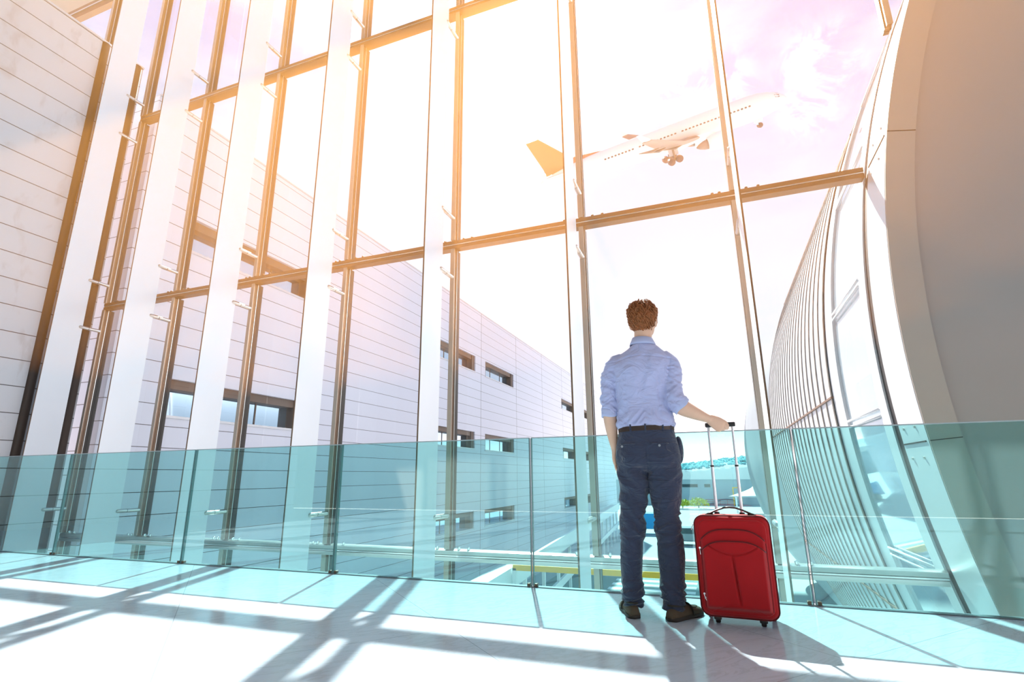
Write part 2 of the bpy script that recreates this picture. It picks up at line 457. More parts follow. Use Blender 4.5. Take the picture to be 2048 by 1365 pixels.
def fin(x, label):
    t = thing('steel_fin', label, 'fin', (x, 5.42, -4.95), group='white steel fins along the facade')
    MB().box(-0.009, 0.009, 0, 0.48, 0, TOPZ + 4.95).build('blade', 'fin', t, bevel=0.003)
    MB().box(-0.009, 0.009, -0.005, 0.0, 0, TOPZ + 4.95).build('front_edge_shade', 'bronze', t)  # dark strip paints the shadow on the blade's front face
    for z in (-0.60, 0.31, 3.51, 4.42, 7.60, 8.50):
        r = MB().capsule((0, 0.445, 0), (0, 0.575, 0), 0.031, 12).build('bracket', 'steel', t, auto=True, loc=(0, 0, z + 4.95))
        MB().tube([(0, 0.575, 0), (0, 0.583, 0)], 0.027, 12).build('collar', 'bronze_dark', r, auto=True)
        MB().tube([(0, 0.583, 0), (0, 0.779, 0)], 0.031, 12).build('sleeve', 'steel', r, auto=True)
    return t
fn = ['white steel fin nearest the panelled wall',
      'white steel fin standing second from the panelled wall',
      'white steel fin standing third from the panelled wall',
      'white steel fin standing fourth from the panelled wall',
      'white steel fin standing fifth from the panelled wall, over the middle balustrade joint',
      'white steel fin standing in front of the tail of the airliner',
      'white steel fin standing behind the red suitcase, in front of the airliner nose']
for i in range(7): fin(XM[i + 1] + (0.02 if i == 0 else 0.0), fn[i])

# ------------------------------------------------------------------ glass balustrade
bx = [-10.60, -8.70, -6.82, -4.89, -3.11, -1.335, 0.478, 2.27, 4.06]
bl = ['teal glass balustrade panel against the panelled wall', 'teal glass balustrade panel next but one to the panelled wall',
      'teal glass balustrade panel in front of the second white fin from the wall', 'teal glass balustrade panel in front of the fourth white fin from the wall',
      'teal glass balustrade panel in front of the fifth white fin', 'teal glass balustrade panel behind the man and the suitcase',
      'teal glass balustrade panel in front of the ribbed shell', 'teal glass balustrade panel in front of the grey end wall']
for i in range(len(bx) - 1):
    w = bx[i + 1] - bx[i] - 0.016
    t = thing('glass_panel', bl[i], 'balustrade', (bx[i] + 0.008, YB, 0.0), group='glass balustrade panels')
    m = MB(); h = 1.066
    m.add([(0, -0.011, 0), (w, -0.011, 0), (w, -0.011, h), (0, -0.011, h), (0, 0.011, 0), (w, 0.011, 0), (w, 0.011, h), (0, 0.011, h)], [(0, 1, 2, 3), (5, 4, 7, 6)])
    m.build('pane', 'bal', t)
    for xx in (0.0, w): MB().box(xx - 0.003, xx + 0.003, -0.0112, 0.0112, 0.0, h).build('side_edge', 'bal_edge', t)
    MB().box(0, w, -0.0115, 0.0115, h, h + 0.007).build('top_edge', 'bal_cap', t)
    for xx in (0.02, w - 0.02):
        MB().box(xx - 0.011, xx + 0.011, -0.018, 0.018, 0.0, 0.026).build('floor_clip', 'brass', t, bevel=0.003)
o = MB().box(XW, 9.0, YB - 0.024, YB + 0.024, 0.0, 0.006).build('trim_2', 'channel'); struct(o)
#--OUTSIDE--
# ------------------------------------------------------------------ long clad building outside
bt = thing('terminal_building', 'long pale clad terminal building with slot windows beyond the glass', 'building', (XW, 6.6, GZ))
BY0, BY1, BZ1 = 6.6, 62.0, 9.12
holes = []
for y0, y1 in ((7.78, 11.9), (19.46, 23.56), (24.8, 29.0), (39.6, 43.8), (44.9, 49.1)):
    for z0, z1 in ((5.87, 6.68), (2.09, 2.90), (-1.55, -0.78)):
        if y0 < 10 and z0 < 0: continue
        holes.append((y0, y1, z0, z1))
ys = sorted({BY0, BY1} | {h[0] for h in holes} | {h[1] for h in holes})
zs = sorted({GZ, BZ1} | {h[2] for h in holes} | {h[3] for h in holes})
m = MB()
for i in range(len(ys) - 1):
    for j in range(len(zs) - 1):
        yc, zc = (ys[i] + ys[i + 1]) / 2, (zs[j] + zs[j + 1]) / 2
        if any(h[0] < yc < h[1] and h[2] < zc < h[3] for h in holes): continue
        m.box(XW - 0.5, XW, ys[i], ys[i + 1], zs[j], zs[j + 1])
w = m.build('wall', 'wall_out'); w.parent = bt; w.location = (-XW, -6.6, -GZ)
MB().box(-12.0, -0.5, 0, BY1 - BY0, 0, BZ1 - GZ - 0.05).build('core', 'wall_out', bt)
MB().box(-0.55, 0.03, 0, BY1 - BY0, BZ1 - GZ, BZ1 - GZ + 0.04).build('coping', 'sill', bt)
for (y0, y1, z0, z1) in holes:
    a, b_, c, d = y0 - 6.6, y1 - 6.6, z0 - GZ, z1 - GZ
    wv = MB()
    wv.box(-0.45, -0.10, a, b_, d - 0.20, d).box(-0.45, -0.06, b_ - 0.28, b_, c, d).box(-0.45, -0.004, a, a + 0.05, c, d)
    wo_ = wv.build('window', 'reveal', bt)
    MB().box(-0.42, -0.34, a, b_, c, d).build('pane', 'winglass', wo_)
    mm = MB()
    for q in (1, 2): mm.box(-0.345, -0.325, a + (b_ - a) * q / 3 - 0.02, a + (b_ - a) * q / 3 + 0.02, c, d)
    mm.build('window_bar', 'reveal', wo_)
    MB().box(-0.40, 0.03, a - 0.03, b_ + 0.03, c - 0.035, c + 0.02).build('sill', 'sill', wo_)

# ------------------------------------------------------------------ curved metal shell
ct = thing('curved_shell', 'curved metal tube building with ribbed cladding running away outside the glass', 'building', (BC[0], 5.5, BC[1]))
def arc(r, a0, a1, n):
    """points (x, z) on the shell relative to its axis; angle 0 points to the hall side"""
    return [(-r * math.cos(R_(a0 + (a1 - a0) * i / n)), r * math.sin(R_(a0 + (a1 - a0) * i / n))) for i in range(n + 1)]
def band(y0, y1, r0, r1, name, mat, n=110, a0=-48, a1=92, parent=None):
    A, B = arc(r1, a0, a1, n), arc(r0, a0, a1, n)
    m = MB(); v = []
    for P_ in (A, B):
        for y in (y0, y1): v += [(x, y, z) for x, z in P_]
    N = n + 1; f = []
    for i in range(n):
        f += [(i, i + 1, N + i + 1, N + i), (2 * N + i, 3 * N + i, 3 * N + i + 1, 2 * N + i + 1), (i, 2 * N + i, 2 * N + i + 1, i + 1), (N + i, N + i + 1, 3 * N + i + 1, 3 * N + i)]
    f += [(0, N, 3 * N, 2 * N), (n, 2 * N + n, 3 * N + n, N + n)]
    m.add(v, f)
    return m.build(name, mat, parent or ct, auto=True)
Y0 = 5.5
band(0.0, 0.655, BR - 0.22, BR, 'front_band', 'shell')                     # white strip by the facade
band(-0.02, 0.0, BR - 0.235, BR - 0.003, 'rim', 'rim')                       # grey ring facing the hall
band(0.655, 0.80, BR - 0.22, BR - 0.006, 'seal', 'bronze_dark')
band(0.80, 1.06, BR - 0.22, BR + 0.012, 'frame_band', 'shell')
g = band(1.06, 2.58, BR - 0.22, BR - 0.02, 'glass_band', 'shell_glass')
fb = band(2.58, 2.80, BR - 0.22, BR + 0.012, 'frame_band', 'shell')
band(2.80, 3.22, BR - 0.22, BR - 0.01, 'joint_band', 'shell')
band(3.22, 12.4, BR - 0.22, BR, 'ribbed_cladding', 'shell')
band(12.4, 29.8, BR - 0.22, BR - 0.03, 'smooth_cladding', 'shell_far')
for i in range(21): band(3.22 + i * 0.452, 3.256 + i * 0.452, BR - 0.01, BR + 0.016, 'rib', 'shell_rib', n=70)
# glazing bars and cross joints follow the curve
for a in (-22, -12.6, -3.5, 5.0, 14.7, 24.5, 35):
    m = MB()
    for da in (-0.22, 0.22):
        x, z = -(BR + 0.012) * math.cos(R_(a + da)), (BR + 0.012) * math.sin(R_(a + da))
        m.cyl((x, 1.07, z), (x, 2.57, z + 0.0), 0.014, 8)
    m.build('glazing_bar', 'shell', ct, smooth=True)
for a in (-18.0, -0.9, 24.0):
    x, z = -(BR + 0.006) * math.cos(R_(a)), (BR + 0.006) * math.sin(R_(a))
    MB().obox((x, 7.8, z), (0.016, 0, 0), (0, 4.6, 0.0), (0, 0, 0.014)).build('cross_joint', 'rust', ct)
for a in (-5.6, 11.9):
    x, z = -(BR + 0.002) * math.cos(R_(a)), (BR + 0.002) * math.sin(R_(a))
    MB().obox((x, 0.35, z), (0.006, 0, 0), (0, 0.30, 0.0), (0, 0, 0.006)).build('plate_joint', 'bronze_dark', ct)
    rr_ = BR - 0.12; x, z = -rr_ * math.cos(R_(a)), rr_ * math.sin(R_(a))
    MB().obox((x, -0.02, z), (0.115 * math.cos(R_(a)), 0, -0.115 * math.sin(R_(a))), (0, 0.003, 0.0), (0.004 * math.sin(R_(a)), 0, 0.004 * math.cos(R_(a)))).build('rim_joint', 'bronze_dark', ct)
for a in (-6.4, -4.8, 11.0, 13.0):
    for y in (0.22, 0.52):
        x, z = -BR * math.cos(R_(a)), BR * math.sin(R_(a))
        MB().cyl((x + 0.01, y, z), (x - 0.012, y, z), 0.014, 10).build('rivet', 'steel', ct, auto=True)
# closed end facing the hall
r = BR - 0.225; pts = arc(r, -48, 92, 90)
m = MB(); poly = [(x, z) for x, z in pts] + [(0.4, pts[-1][1]), (0.4, pts[0][1])]
m.add([(x, 0.03, z) for x, z in poly] + [(x, 0.10, z) for x, z in poly],
      [tuple(range(len(poly))), tuple(range(2 * len(poly) - 1, len(poly) - 1, -1))])
m.build('end_wall', 'endwall', ct)
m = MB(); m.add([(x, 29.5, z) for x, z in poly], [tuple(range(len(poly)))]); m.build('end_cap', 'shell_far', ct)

# ------------------------------------------------------------------ apron, ramp and buildings further off
M['hangar'] = plain('blue grey sheet wall', (0.42, 0.52, 0.60), 0.6, var=0.06, vscale=0.4)
M['roofw'] = plain('white sheet roof', (0.82, 0.84, 0.86), 0.5)
M['yellow'] = plain('yellow paint', (0.95, 0.50, 0.03), 0.45)
M['blue'] = plain('blue sheet', (0.03, 0.42, 0.85), 0.4)
M['redp'] = plain('dull red paint', (0.42, 0.16, 0.18), 0.6)
M['tyre'] = plain('black tyre', (0.02, 0.02, 0.022), 0.7)
M['carw'] = plain('pale car paint', (0.34, 0.38, 0.41), 0.25, 0.2)
M['carglass'] = plain('dark car glass', (0.04, 0.07, 0.08), 0.08)
M['leaf'] = plain('yellow green leaves', (0.48, 0.52, 0.04), 0.7, var=0.5, vscale=3)
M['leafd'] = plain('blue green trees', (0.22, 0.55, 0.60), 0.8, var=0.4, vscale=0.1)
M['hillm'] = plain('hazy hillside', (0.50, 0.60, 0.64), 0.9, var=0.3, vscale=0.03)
M['asphalt'] = plain('teal grey asphalt and shade', (0.14, 0.22, 0.23), 0.8)

# elevated walkway beside the terminal building
wt = thing('walkway', 'pale raised walkway on slim posts running along the terminal building', 'walkway', (-5.9, 13.0, GZ))
D = Vector((-3.5, 40.0, 0)); Dn = D.normalized(); side = Vector((-Dn.y, Dn.x, 0)); Lw = D.length
MB().obox(D / 2 + Vector((0, 0, 2.85)) + side * 0.42, Dn * (Lw / 2 + 3), side * 0.35, (0, 0, 0.09)).build('deck', 'sill', wt)
MB().obox(D / 2 + Vector((0, 0, 2.80)), Dn * (Lw / 2 + 3), side * 0.06, (0, 0, 0.30)).build('parapet', 'white', wt)
MB().obox(D / 2 + Vector((0, 0, 1.25)), Dn * (Lw / 2 + 3), side * 0.06, (0, 0, 0.16)).build('lower_rail', 'white', wt)
proto = None
for i in range(15):
    q = Dn * (i * 2.9 - 1.0)
    if proto is None: proto = MB().box(-0.06, 0.06, -0.06, 0.06, 0, 2.55).build('post', 'white', wt, loc=q)
    else:
        c = proto.copy(); col.objects.link(c); c.parent = wt; c.location = q

# yellow height bar over the service road
yb = thing('height_bar', 'yellow height bar on two posts over the service road below', 'barrier', (-3.3, 16.0, GZ))
MB().box(-2.75, 3.6, -0.06, 0.06, 3.04, 3.20).build('bar', 'yellow', yb)
for x in (-2.7, 3.55): MB().box(x - 0.06, x + 0.06, -0.06, 0.06, 0, 3.1).build('post', 'white', yb)

# zebra crossing on the apron
o = MB().box(-9.6, -1.4, 14.0, 33.5, GZ, GZ + 0.01).build('road', 'asphalt'); struct(o)  # asphalt extended so its dark colour also stands for shaded ground
o = MB()
for i in range(9): o.box(-6.0, -1.6, 22.3 + i * 1.25, 22.9 + i * 1.25, GZ + 0.01, GZ + 0.02)
o = o.build('road_marking', 'white'); struct(o)

def wheel(parent, x, y, z, r, w):
    return MB().tube([(x, y - w / 2, z), (x, y - w * 0.35, z), (x, y + w * 0.35, z), (x, y + w / 2, z)], [r * 0.85, r, r, r * 0.85], 18).build('wheel', 'tyre', parent, auto=True)
t = thing('truck', 'blue box truck parked on the apron, seen between the trouser legs', 'truck', (-7.6, 58.0, GZ))
MB().box(-1.6, 2.0, -1.0, 1.0, 0.55, 2.05).build('cargo_box', 'blue', t, bevel=0.05)
MB().prism([(2.05, 0.5), (3.4, 0.5), (3.4, 1.1), (3.0, 1.95), (2.05, 1.95)], 1, -0.95, 0.95).build('cab', 'white', t, bevel=0.06)
MB().prism([(3.06, 1.15), (3.42, 1.15), (3.05, 1.85)], 1, -0.85, 0.85).build('windscreen', 'carglass', t)
for x in (-0.8, 2.7):
    for y in (-0.9, 0.9): wheel(t, x, y, 0.42, 0.42, 0.28)
t = thing('car', 'pale car parked on the apron beside the suitcase top', 'car', (-3.0, 50.0, GZ))
MB().prism([(-2.0, 0.35), (2.0, 0.35), (2.05, 0.75), (1.2, 0.95), (0.6, 1.45), (-1.1, 1.45), (-1.9, 0.95), (-2.05, 0.7)], 1, -0.85, 0.85).build('car_body', 'carw', t, bevel=0.08)
MB().prism([(1.1, 0.96), (0.58, 1.38), (-1.05, 1.38), (-1.7, 0.96)], 1, -0.86, 0.86).build('side_window', 'carglass', t)
for x in (-1.25, 1.25):
    for y in (-0.78, 0.78): wheel(t, x, y, 0.33, 0.33, 0.22)

hg = thing('hangar', 'low blue grey hangar with white roof across the apron', 'building', (-10.0, 117.0, GZ))
MB().box(-20, 26, 0, 30, 0, 5.0).build('wall', 'hangar', hg)
MB().prism([(-20.5, 5.0), (26.5, 4.8), (26.5, 5.6), (16, 7.2), (0.0, 6.1), (-20.5, 6.3)], 1, -0.6, 30.5).build('roof', 'roofw', hg)
for x0, x1 in ((-3.0, -1.2), (-0.6, 2.6), (3.0, 6.0), (7.3, 8.4)):
    f = MB().box(x0, x1, -0.12, 0.0, 3.35, 3.95).build('window', 'carglass', hg)
def bush(loc, r, label):
    b = thing('bush', label, 'bush', loc, group='yellow green bushes on the apron')
    m = MB()
    rng = random.Random(int(loc[0] * 100))
    for i in range(260):
        th, ph = rng.uniform(0, 2 * PI), math.acos(rng.uniform(0.0, 1))
        rr = r * rng.uniform(0.6, 1.05)
        c = Vector((rr * math.sin(ph) * math.cos(th), rr * 0.7 * math.sin(ph) * math.sin(th), 0.40 + rr * 0.75 * math.cos(ph)))
        a = Vector((rng.uniform(-1, 1), rng.uniform(-1, 1), rng.uniform(-1, 1))).normalized() * 0.22
        d = a.cross(Vector((rng.uniform(-1, 1), rng.uniform(-1, 1), rng.uniform(-1, 1)))).normalized() * 0.11
        m.add([c - a, c + d, c + a, c - d], [(0, 1, 2, 3)])
    m.build('foliage', 'leaf', b)
    MB().tube([(0, 0, 0), (0.05, 0, r * 0.5)], [0.1, 0.05], 8).build('stem', 'bronze', b)
bush((-6.2, 100.0, GZ + 0.2), 1.5, 'yellow green bush half hidden by the trouser leg')
bush((-3.6, 101.0, GZ + 0.2), 1.8, 'yellow green bush between the trouser leg and the suitcase rods')
t = thing('kerb_island', 'pale kerbed island under the yellow green bushes', 'kerb', (-5.0, 101.0, GZ))
MB().tube([(0, 0, 0), (0, 0, 0.155)], [(3.2, 5.2), (3.1, 5.1)], 40).build('kerb', 'sill', t)
t = thing('red_fence', 'dull red rail fence in front of the hangar', 'fence', (-2.7, 115.5, GZ))
for z in (0.15, 0.55, 0.95): MB().box(0, 5.4, -0.04, 0.04, z, z + 0.12).build('rail', 'redp', t)
for i in range(5): MB().box(i * 1.32, i * 1.32 + 0.1, -0.05, 0.05, 0, 1.1).build('post', 'redp', t)
t = thing('yellow_frame', 'yellow goal shaped frame beside the white canopy', 'frame', (2.4, 114.0, GZ))
MB().box(0, 0.22, -0.1, 0.1, 0, 3.2).build('post', 'yellow', t)
MB().box(0, 1.6, -0.1, 0.1, 3.2, 3.42).build('crossbar', 'yellow', t)
MB().box(1.4, 1.6, -0.1, 0.1, 0, 3.2).build('post', 'yellow', t)
t = thing('canopy', 'white tent canopy with peaked roof near the curved shell', 'canopy', (4.9, 90.0, GZ))
m = MB(); rs = []
for i in range(7):
    f = i / 6; rs.append([((3.6 * (1 - f) ** 1.4 + 0.05) * math.cos(2 * PI * j / 20), (3.6 * (1 - f) ** 1.4 + 0.05) * math.sin(2 * PI * j / 20), 2.55 + 1.5 * f) for j in range(20)])
m.rings(rs).build('cloth', 'white', t, smooth=True)
for x, y in ((-2.6, -2.2), (2.6, -2.2), (-2.6, 2.2), (2.6, 2.2)): MB().cyl((x, y, 0), (x, y, 2.7), 0.06, 8).build('post', 'white', t)
# hills with trees and pale houses beyond the airport
hv = []; nx, ny = 60, 8
m = MB(); v = []; f = []
for j in range(ny + 1):
    for i in range(nx + 1):
        x = -260 + 460 * i / nx; y = 470 + 45 * j / ny
        h = (0.15 + 0.85 * (j / ny) ** 0.8)
        ht = 9 + 8.5 * math.exp(-((x - 40) / 60) ** 2) + 3.0 * noise.noise((x * 0.03, j * 0.3, 0)) 
        v.append((x, y, GZ + max(0, ht + 4) * h))
for j in range(ny):
    for i in range(nx): a = j * (nx + 1) + i; f.append((a, a + 1, a + nx + 2, a + nx + 1))
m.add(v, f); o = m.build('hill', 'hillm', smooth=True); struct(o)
m = MB(); rng = random.Random(3)
for i in range(1500):
    x = rng.uniform(-60, 90); j = rng.uniform(0.55, 1); y = 468 + 45 * j
    ht = 9 + 8.5 * math.exp(-((x - 40) / 60) ** 2)
    z = GZ + (ht + 4) * (0.15 + 0.85 * j ** 0.8)
    r = rng.uniform(0.4, 1.0)
    rs = []
    for q in range(5):
        a = PI * (q + 0.3) / 4.8; rr = r * math.sin(a) * 1.3
        rs.append([(x + rr * math.cos(2 * PI * s / 7 + q), y + rr * math.sin(2 * PI * s / 7 + q), z + r * 0.6 - r * math.cos(a)) for s in range(7)])
    m.rings(rs)
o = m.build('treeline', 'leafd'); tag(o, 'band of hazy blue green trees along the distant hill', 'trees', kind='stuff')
m = MB()
for i in range(130):
    x = rng.uniform(-50, 80); j = rng.uniform(0.1, 0.42); y = 467 + 45 * j
    z = GZ + (9 + 8.5 * math.exp(-((x - 40) / 60) ** 2) + 4) * (0.15 + 0.85 * j ** 0.8)
    w_ = rng.uniform(0.8, 2.2); h_ = rng.uniform(0.8, 1.6)
    m.box(x - w_, x + w_, y - 2, y + 2, z - 1.5, z + h_)
o = m.build('hillside_town', 'white'); tag(o, 'tiny white houses scattered over the distant hill', 'houses', kind='stuff')
#--PLANE--
# ------------------------------------------------------------------ airliner climbing away
NOSE = Vector((17.71819, 90.47465, 65.03401)); TAIL = Vector((-26.527, 87.476, 55.515))
AL = (NOSE - TAIL).length; AF = (NOSE - TAIL).normalized()
AV = ((NOSE + TAIL) / 2 - EYE).normalized()
AR = -(AV - AF * AV.dot(AF)); AR.normalize(); AU = AR.cross(AF)
rb = Matrix.Rotation(R_(5), 3, AF); AR = rb @ AR; AU = rb @ AU
M['plane_w'] = plain('white aircraft paint', (0.66, 0.65, 0.67), 0.35)
M['plane_r'] = plain('orange red tail paint', (0.62, 0.17, 0.09), 0.4)
M['plane_g'] = plain('grey wing metal', (0.20, 0.18, 0.17), 0.45, 0.2)
M['plane_d'] = plain('dark cabin glass', (0.10, 0.08, 0.09), 0.2)
at = thing('airliner', 'white airliner with orange red tail climbing with its wheels still down', 'aeroplane')
# local axes: x forward from the tail, y to the far side, z up; origin at the nose
at.matrix_world = Matrix(((AF.x, -AR.x, AU.x, NOSE.x), (AF.y, -AR.y, AU.y, NOSE.y), (AF.z, -AR.z, AU.z, NOSE.z), (0, 0, 0, 1)))
def st(s): return -s * AL
prof = [(0.0, 0.10, -0.45), (0.004, 0.42, -0.43), (0.012, 0.78, -0.38), (0.025, 1.12, -0.30), (0.045, 1.48, -0.18), (0.07, 1.82, -0.08), (0.10, 2.08, -0.02), (0.14, 2.24, 0.0), (0.20, 2.27, 0),
        (0.60, 2.27, 0), (0.70, 2.16, 0.06), (0.78, 1.90, 0.18), (0.86, 1.45, 0.32), (0.93, 0.95, 0.36), (0.98, 0.50, 0.32), (1.0, 0.22, 0.28)]
m = MB(); rs = []
for s, r, z in prof: rs.append([(st(s), r * math.cos(2 * PI * j / 36), z + r * math.sin(2 * PI * j / 36)) for j in range(36)])
m.rings(rs).build('fuselage', 'plane_w', at, smooth=True)
def foil(pts, mat, name, n=10):
    """wing or fin from sections: leading edge point, chord, thickness and thickness axis"""
    m = MB(); rs = []
    for (lx, ly, lz), ch, th, ax in pts:
        r = []
        for i in range(2 * n):
            t = i / n if i < n else 2 - i / n
            xx = lx - ch * t; w = th * 1.9 * (math.sqrt(max(t, 0)) * (1 - t) + 0.06 * t) * (1 if i < n else -0.75)
            r.append((xx + 0, ly + ax[1] * w, lz + ax[2] * w))
        rs.append(r)
    return m.rings(rs).build(name, mat, at, auto=True)
for sgn in (-1, 1):
    foil([((st(0.33), sgn * 1.2, -1.45), 7.6, 0.80, (0, 0, 1)), ((st(0.42), sgn * 6.2, -0.75), 4.6, 0.5, (0, 0, 1)), ((st(0.565), sgn * 17.0, 2.2), 1.6, 0.18, (0, 0, 1))], 'plane_g', 'wing')
    foil([((st(0.565), sgn * 16.95, 2.2), 1.5, 0.10, (0, 1, 0)), ((st(0.60), sgn * 17.2, 3.5), 0.6, 0.06, (0, 1, 0))], 'plane_w', 'winglet')
    foil([((st(0.87), sgn * 0.6, 0.75), 3.6, 0.34, (0, 0, 1)), ((st(0.97), sgn * 6.2, 1.25), 1.4, 0.14, (0, 0, 1))], 'plane_w', 'tailplane')
    # engine
    e = MB(); ex, ey, ez = st(0.262), sgn * 5.6, -2.65
    rr = [(0.0, 1.12), (0.15, 1.32), (0.9, 1.48), (2.4, 1.42), (3.6, 1.08)]
    rs = [[(ex - d, ey + r * math.cos(2 * PI * j / 24), ez + r * math.sin(2 * PI * j / 24)) for j in range(24)] for d, r in rr]
    rs = [[(ex - 0.4, ey + 0.8 * math.cos(2 * PI * j / 24), ez + 0.8 * math.sin(2 * PI * j / 24)) for j in range(24)]] + rs
    en = e.rings(rs).build('engine', 'plane_w', at, smooth=True)
    rs = [[(ex - d, ey + r * math.cos(2 * PI * j / 20), ez + r * math.sin(2 * PI * j / 20)) for j in range(20)] for d, r in ((3.4, 0.90), (4.3, 0.74), (5.0, 0.46), (5.5, 0.12))]
    MB().rings(rs).build('exhaust', 'plane_g', en, smooth=True)
    MB().prism([(ex - 0.8, ez + 1.1), (ex - 3.6, ez + 0.9), (ex - 5.0, -0.7), (ex - 2.6, -0.75)], 1, ey - 0.14, ey + 0.14).build('pylon', 'plane_w', en)
    # flap fairings
    for yy, xo in ((3.6, 0.47), (8.4, 0.545), (11.6, 0.58)):
        MB().tube([(st(xo) + 2.0, sgn * yy, -1.5 + 0.2 * (yy - 3.6)), (st(xo) + 0.8, sgn * yy, -1.62 + 0.2 * (yy - 3.6)), (st(xo) - 1.2, sgn * yy, -1.25 + 0.2 * (yy - 3.6))], [0.08, 0.26, 0.06], 10).build('flap_fairing', 'plane_g', at, smooth=True)
    # main gear
    lg = MB().tube([(st(0.46), sgn * 2.9, -1.2), (st(0.46), sgn * 3.1, -3.6)], [0.2, 0.16], 12).build('landing_gear', 'plane_g', at, auto=True)
    MB().tube([(st(0.46) + 0.9, sgn * 3.1, -3.62), (st(0.46) - 0.9, sgn * 3.1, -3.75)], 0.12, 8).build('bogie', 'plane_g', lg, auto=True)
    for dx in (0.72, -0.72):
        for dy in (-0.36, 0.36):
            cx_, cy_, cz_ = st(0.46) + dx, sgn * 3.1 + dy, -3.70 + (0.05 if dx > 0 else -0.08)
            MB().tube([(cx_, cy_ - 0.2, cz_), (cx_, cy_ - 0.14, cz_), (cx_, cy_ + 0.14, cz_), (cx_, cy_ + 0.2, cz_)], [0.5, 0.64, 0.64, 0.5], 20).build('wheel', 'plane_d', lg, auto=True)
    MB().box(st(0.46) - 0.8, st(0.46) + 0.9, sgn * 2.45 - 0.04, sgn * 2.45 + 0.04, -2.9, -1.7).build('gear_door', 'plane_w', lg)
# fin with dorsal fillet
foil([((st(0.80), 0, 1.2), 7.6, 0.5, (0, 1, 0)), ((st(0.84), 0, 2.6), 6.0, 0.42, (0, 1, 0)), ((st(0.955), 0, 8.1), 2.4, 0.22, (0, 1, 0))], 'plane_r', 'tail_fin')
MB().prism([(st(0.70), 2.05), (st(0.815), 1.6), (st(0.86), 2.9), (st(0.835), 2.9)], 1, -0.12, 0.12).build('dorsal_fillet', 'plane_r', at)
# belly fairing
rs = []
for s, r in ((0.30, 0.2), (0.34, 1.7), (0.42, 2.2), (0.50, 2.15), (0.56, 1.4), (0.60, 0.2)):
    rs.append([(st(s), r * 1.0 * math.cos(2 * PI * j / 24), -1.2 + r * 0.62 * math.sin(2 * PI * j / 24)) for j in range(24)])
MB().rings(rs).build('belly_fairing', 'plane_w', at, smooth=True)
# nose gear
ng = MB().tube([(st(0.118), 0, -2.0), (st(0.112), 0, -3.2)], [0.13, 0.10], 10).build('landing_gear', 'plane_w', at, auto=True)
for dy in (-0.24, 0.24):
    MB().tube([(st(0.112), dy - 0.12, -3.25), (st(0.112), dy - 0.08, -3.25), (st(0.112), dy + 0.08, -3.25), (st(0.112), dy + 0.12, -3.25)], [0.34, 0.46, 0.46, 0.34], 18).build('wheel', 'plane_d', ng, auto=True)
MB().box(st(0.135), st(0.10), -0.42, -0.36, -2.7, -2.0).build('gear_door', 'plane_w', ng)
# cabin windows on both sides
proto = None
for sgn in (-1, 1):
    for i in range(44):
        s = 0.150 + i * 0.0142
        if i in (6, 19, 31) or i > 40: continue
        zz = 0.62; yy = sgn * (math.sqrt(2.27 ** 2 - zz ** 2) - 0.01) * (1 if s < 0.6 else 1 - 0.10 * ((s - 0.6) / 0.15) ** 2)
        if proto is None:
            proto = MB().tube([(0, -0.03, 0), (0, 0.03, 0)], [(0.2, 0.15)] * 2, 10, up=(0, 0, 1)).build('cabin_window', 'plane_d', at, loc=(st(s), yy, zz))
        else:
            c = proto.copy(); col.objects.link(c); c.parent = at; c.location = (st(s), yy, zz)
# cockpit glass
for sgn in (-1, 1):
    for (s0, s1, a0, a1) in ((0.030, 0.042, 50, 80), (0.033, 0.050, 26, 47)):
        def rz(s):
            for (p0, p1) in zip(prof, prof[1:]):
                if p0[0] <= s <= p1[0]:
                    f = (s - p0[0]) / (p1[0] - p0[0]); return p0[1] + f * (p1[1] - p0[1]) + 0.02, p0[2] + f * (p1[2] - p0[2])
        q = []
        for s, a in ((s0, a0), (s1, a0), (s1, a1), (s0, a1)):
            r, z = rz(s); q.append(Vector((st(s), sgn * r * math.cos(R_(a)), z + r * math.sin(R_(a)))))
        q2 = [x * 1.0 + Vector((-0.02, -sgn * 0.05, -0.05)) for x in q]
        MB().add(q + q2, [(0, 1, 2, 3), (7, 6, 5, 4), (0, 4, 5, 1), (1, 5, 6, 2), (2, 6, 7, 3), (3, 7, 4, 0)]).build('cockpit_window', 'plane_d', at)
#--SUITCASE--
# ------------------------------------------------------------------ red suitcase
def fabric(name, c, scale=900, var=0.12, vs=14, rough=0.85, bump=0.25):
    k = NT(name); p = k.pos(); c = lin(c)
    cc = k.mix(k.noise(p, vs, 4), tuple(x * (1 - var) for x in c[:3]) + (1,), tuple(min(1, x * (1 + var)) for x in c[:3]) + (1,))
    b = k.bsdf(cc, rough, 0, 0.25, **{'Sheen Weight': 0.15})
    h = k.math('ADD', k.noise(p, scale, 2), k.math('MULTIPLY', k.noise(p, 40, 5), 2.0))
    k.set(b.inputs['Normal'], k.bump(h, bump, 0.002))
    return k.done(b.outputs[0])
def creased(name, c, folds, scale, var, rough, amount):
    """woven cloth with soft pulled creases"""
    k = NT(name); p = k.pos(); c = lin(c)
    cc = k.mix(k.noise(p, 8, 4), tuple(x * (1 - var) for x in c[:3]) + (1,), tuple(min(1, x * (1 + var)) for x in c[:3]) + (1,))
    b = k.bsdf(cc, rough, 0, 0.3, **{'Sheen Weight': 0.25})
    f = k.noise(k.mapping(p, scale=folds, rot=(0.25, 0.3, 0)), 1.0, 3, 0.45, 0.9)
    f = k.math('SUBTRACT', 1.0, k.math('MULTIPLY', k.math('ABSOLUTE', k.math('SUBTRACT', f, 0.5)), 4.0))
    h = k.math('ADD', k.math('MULTIPLY', f, 1.0), k.math('MULTIPLY', k.noise(p, scale, 2), 0.05))
    k.set(b.inputs['Normal'], k.bump(h, amount, 0.009))
    return k.done(b.outputs[0])
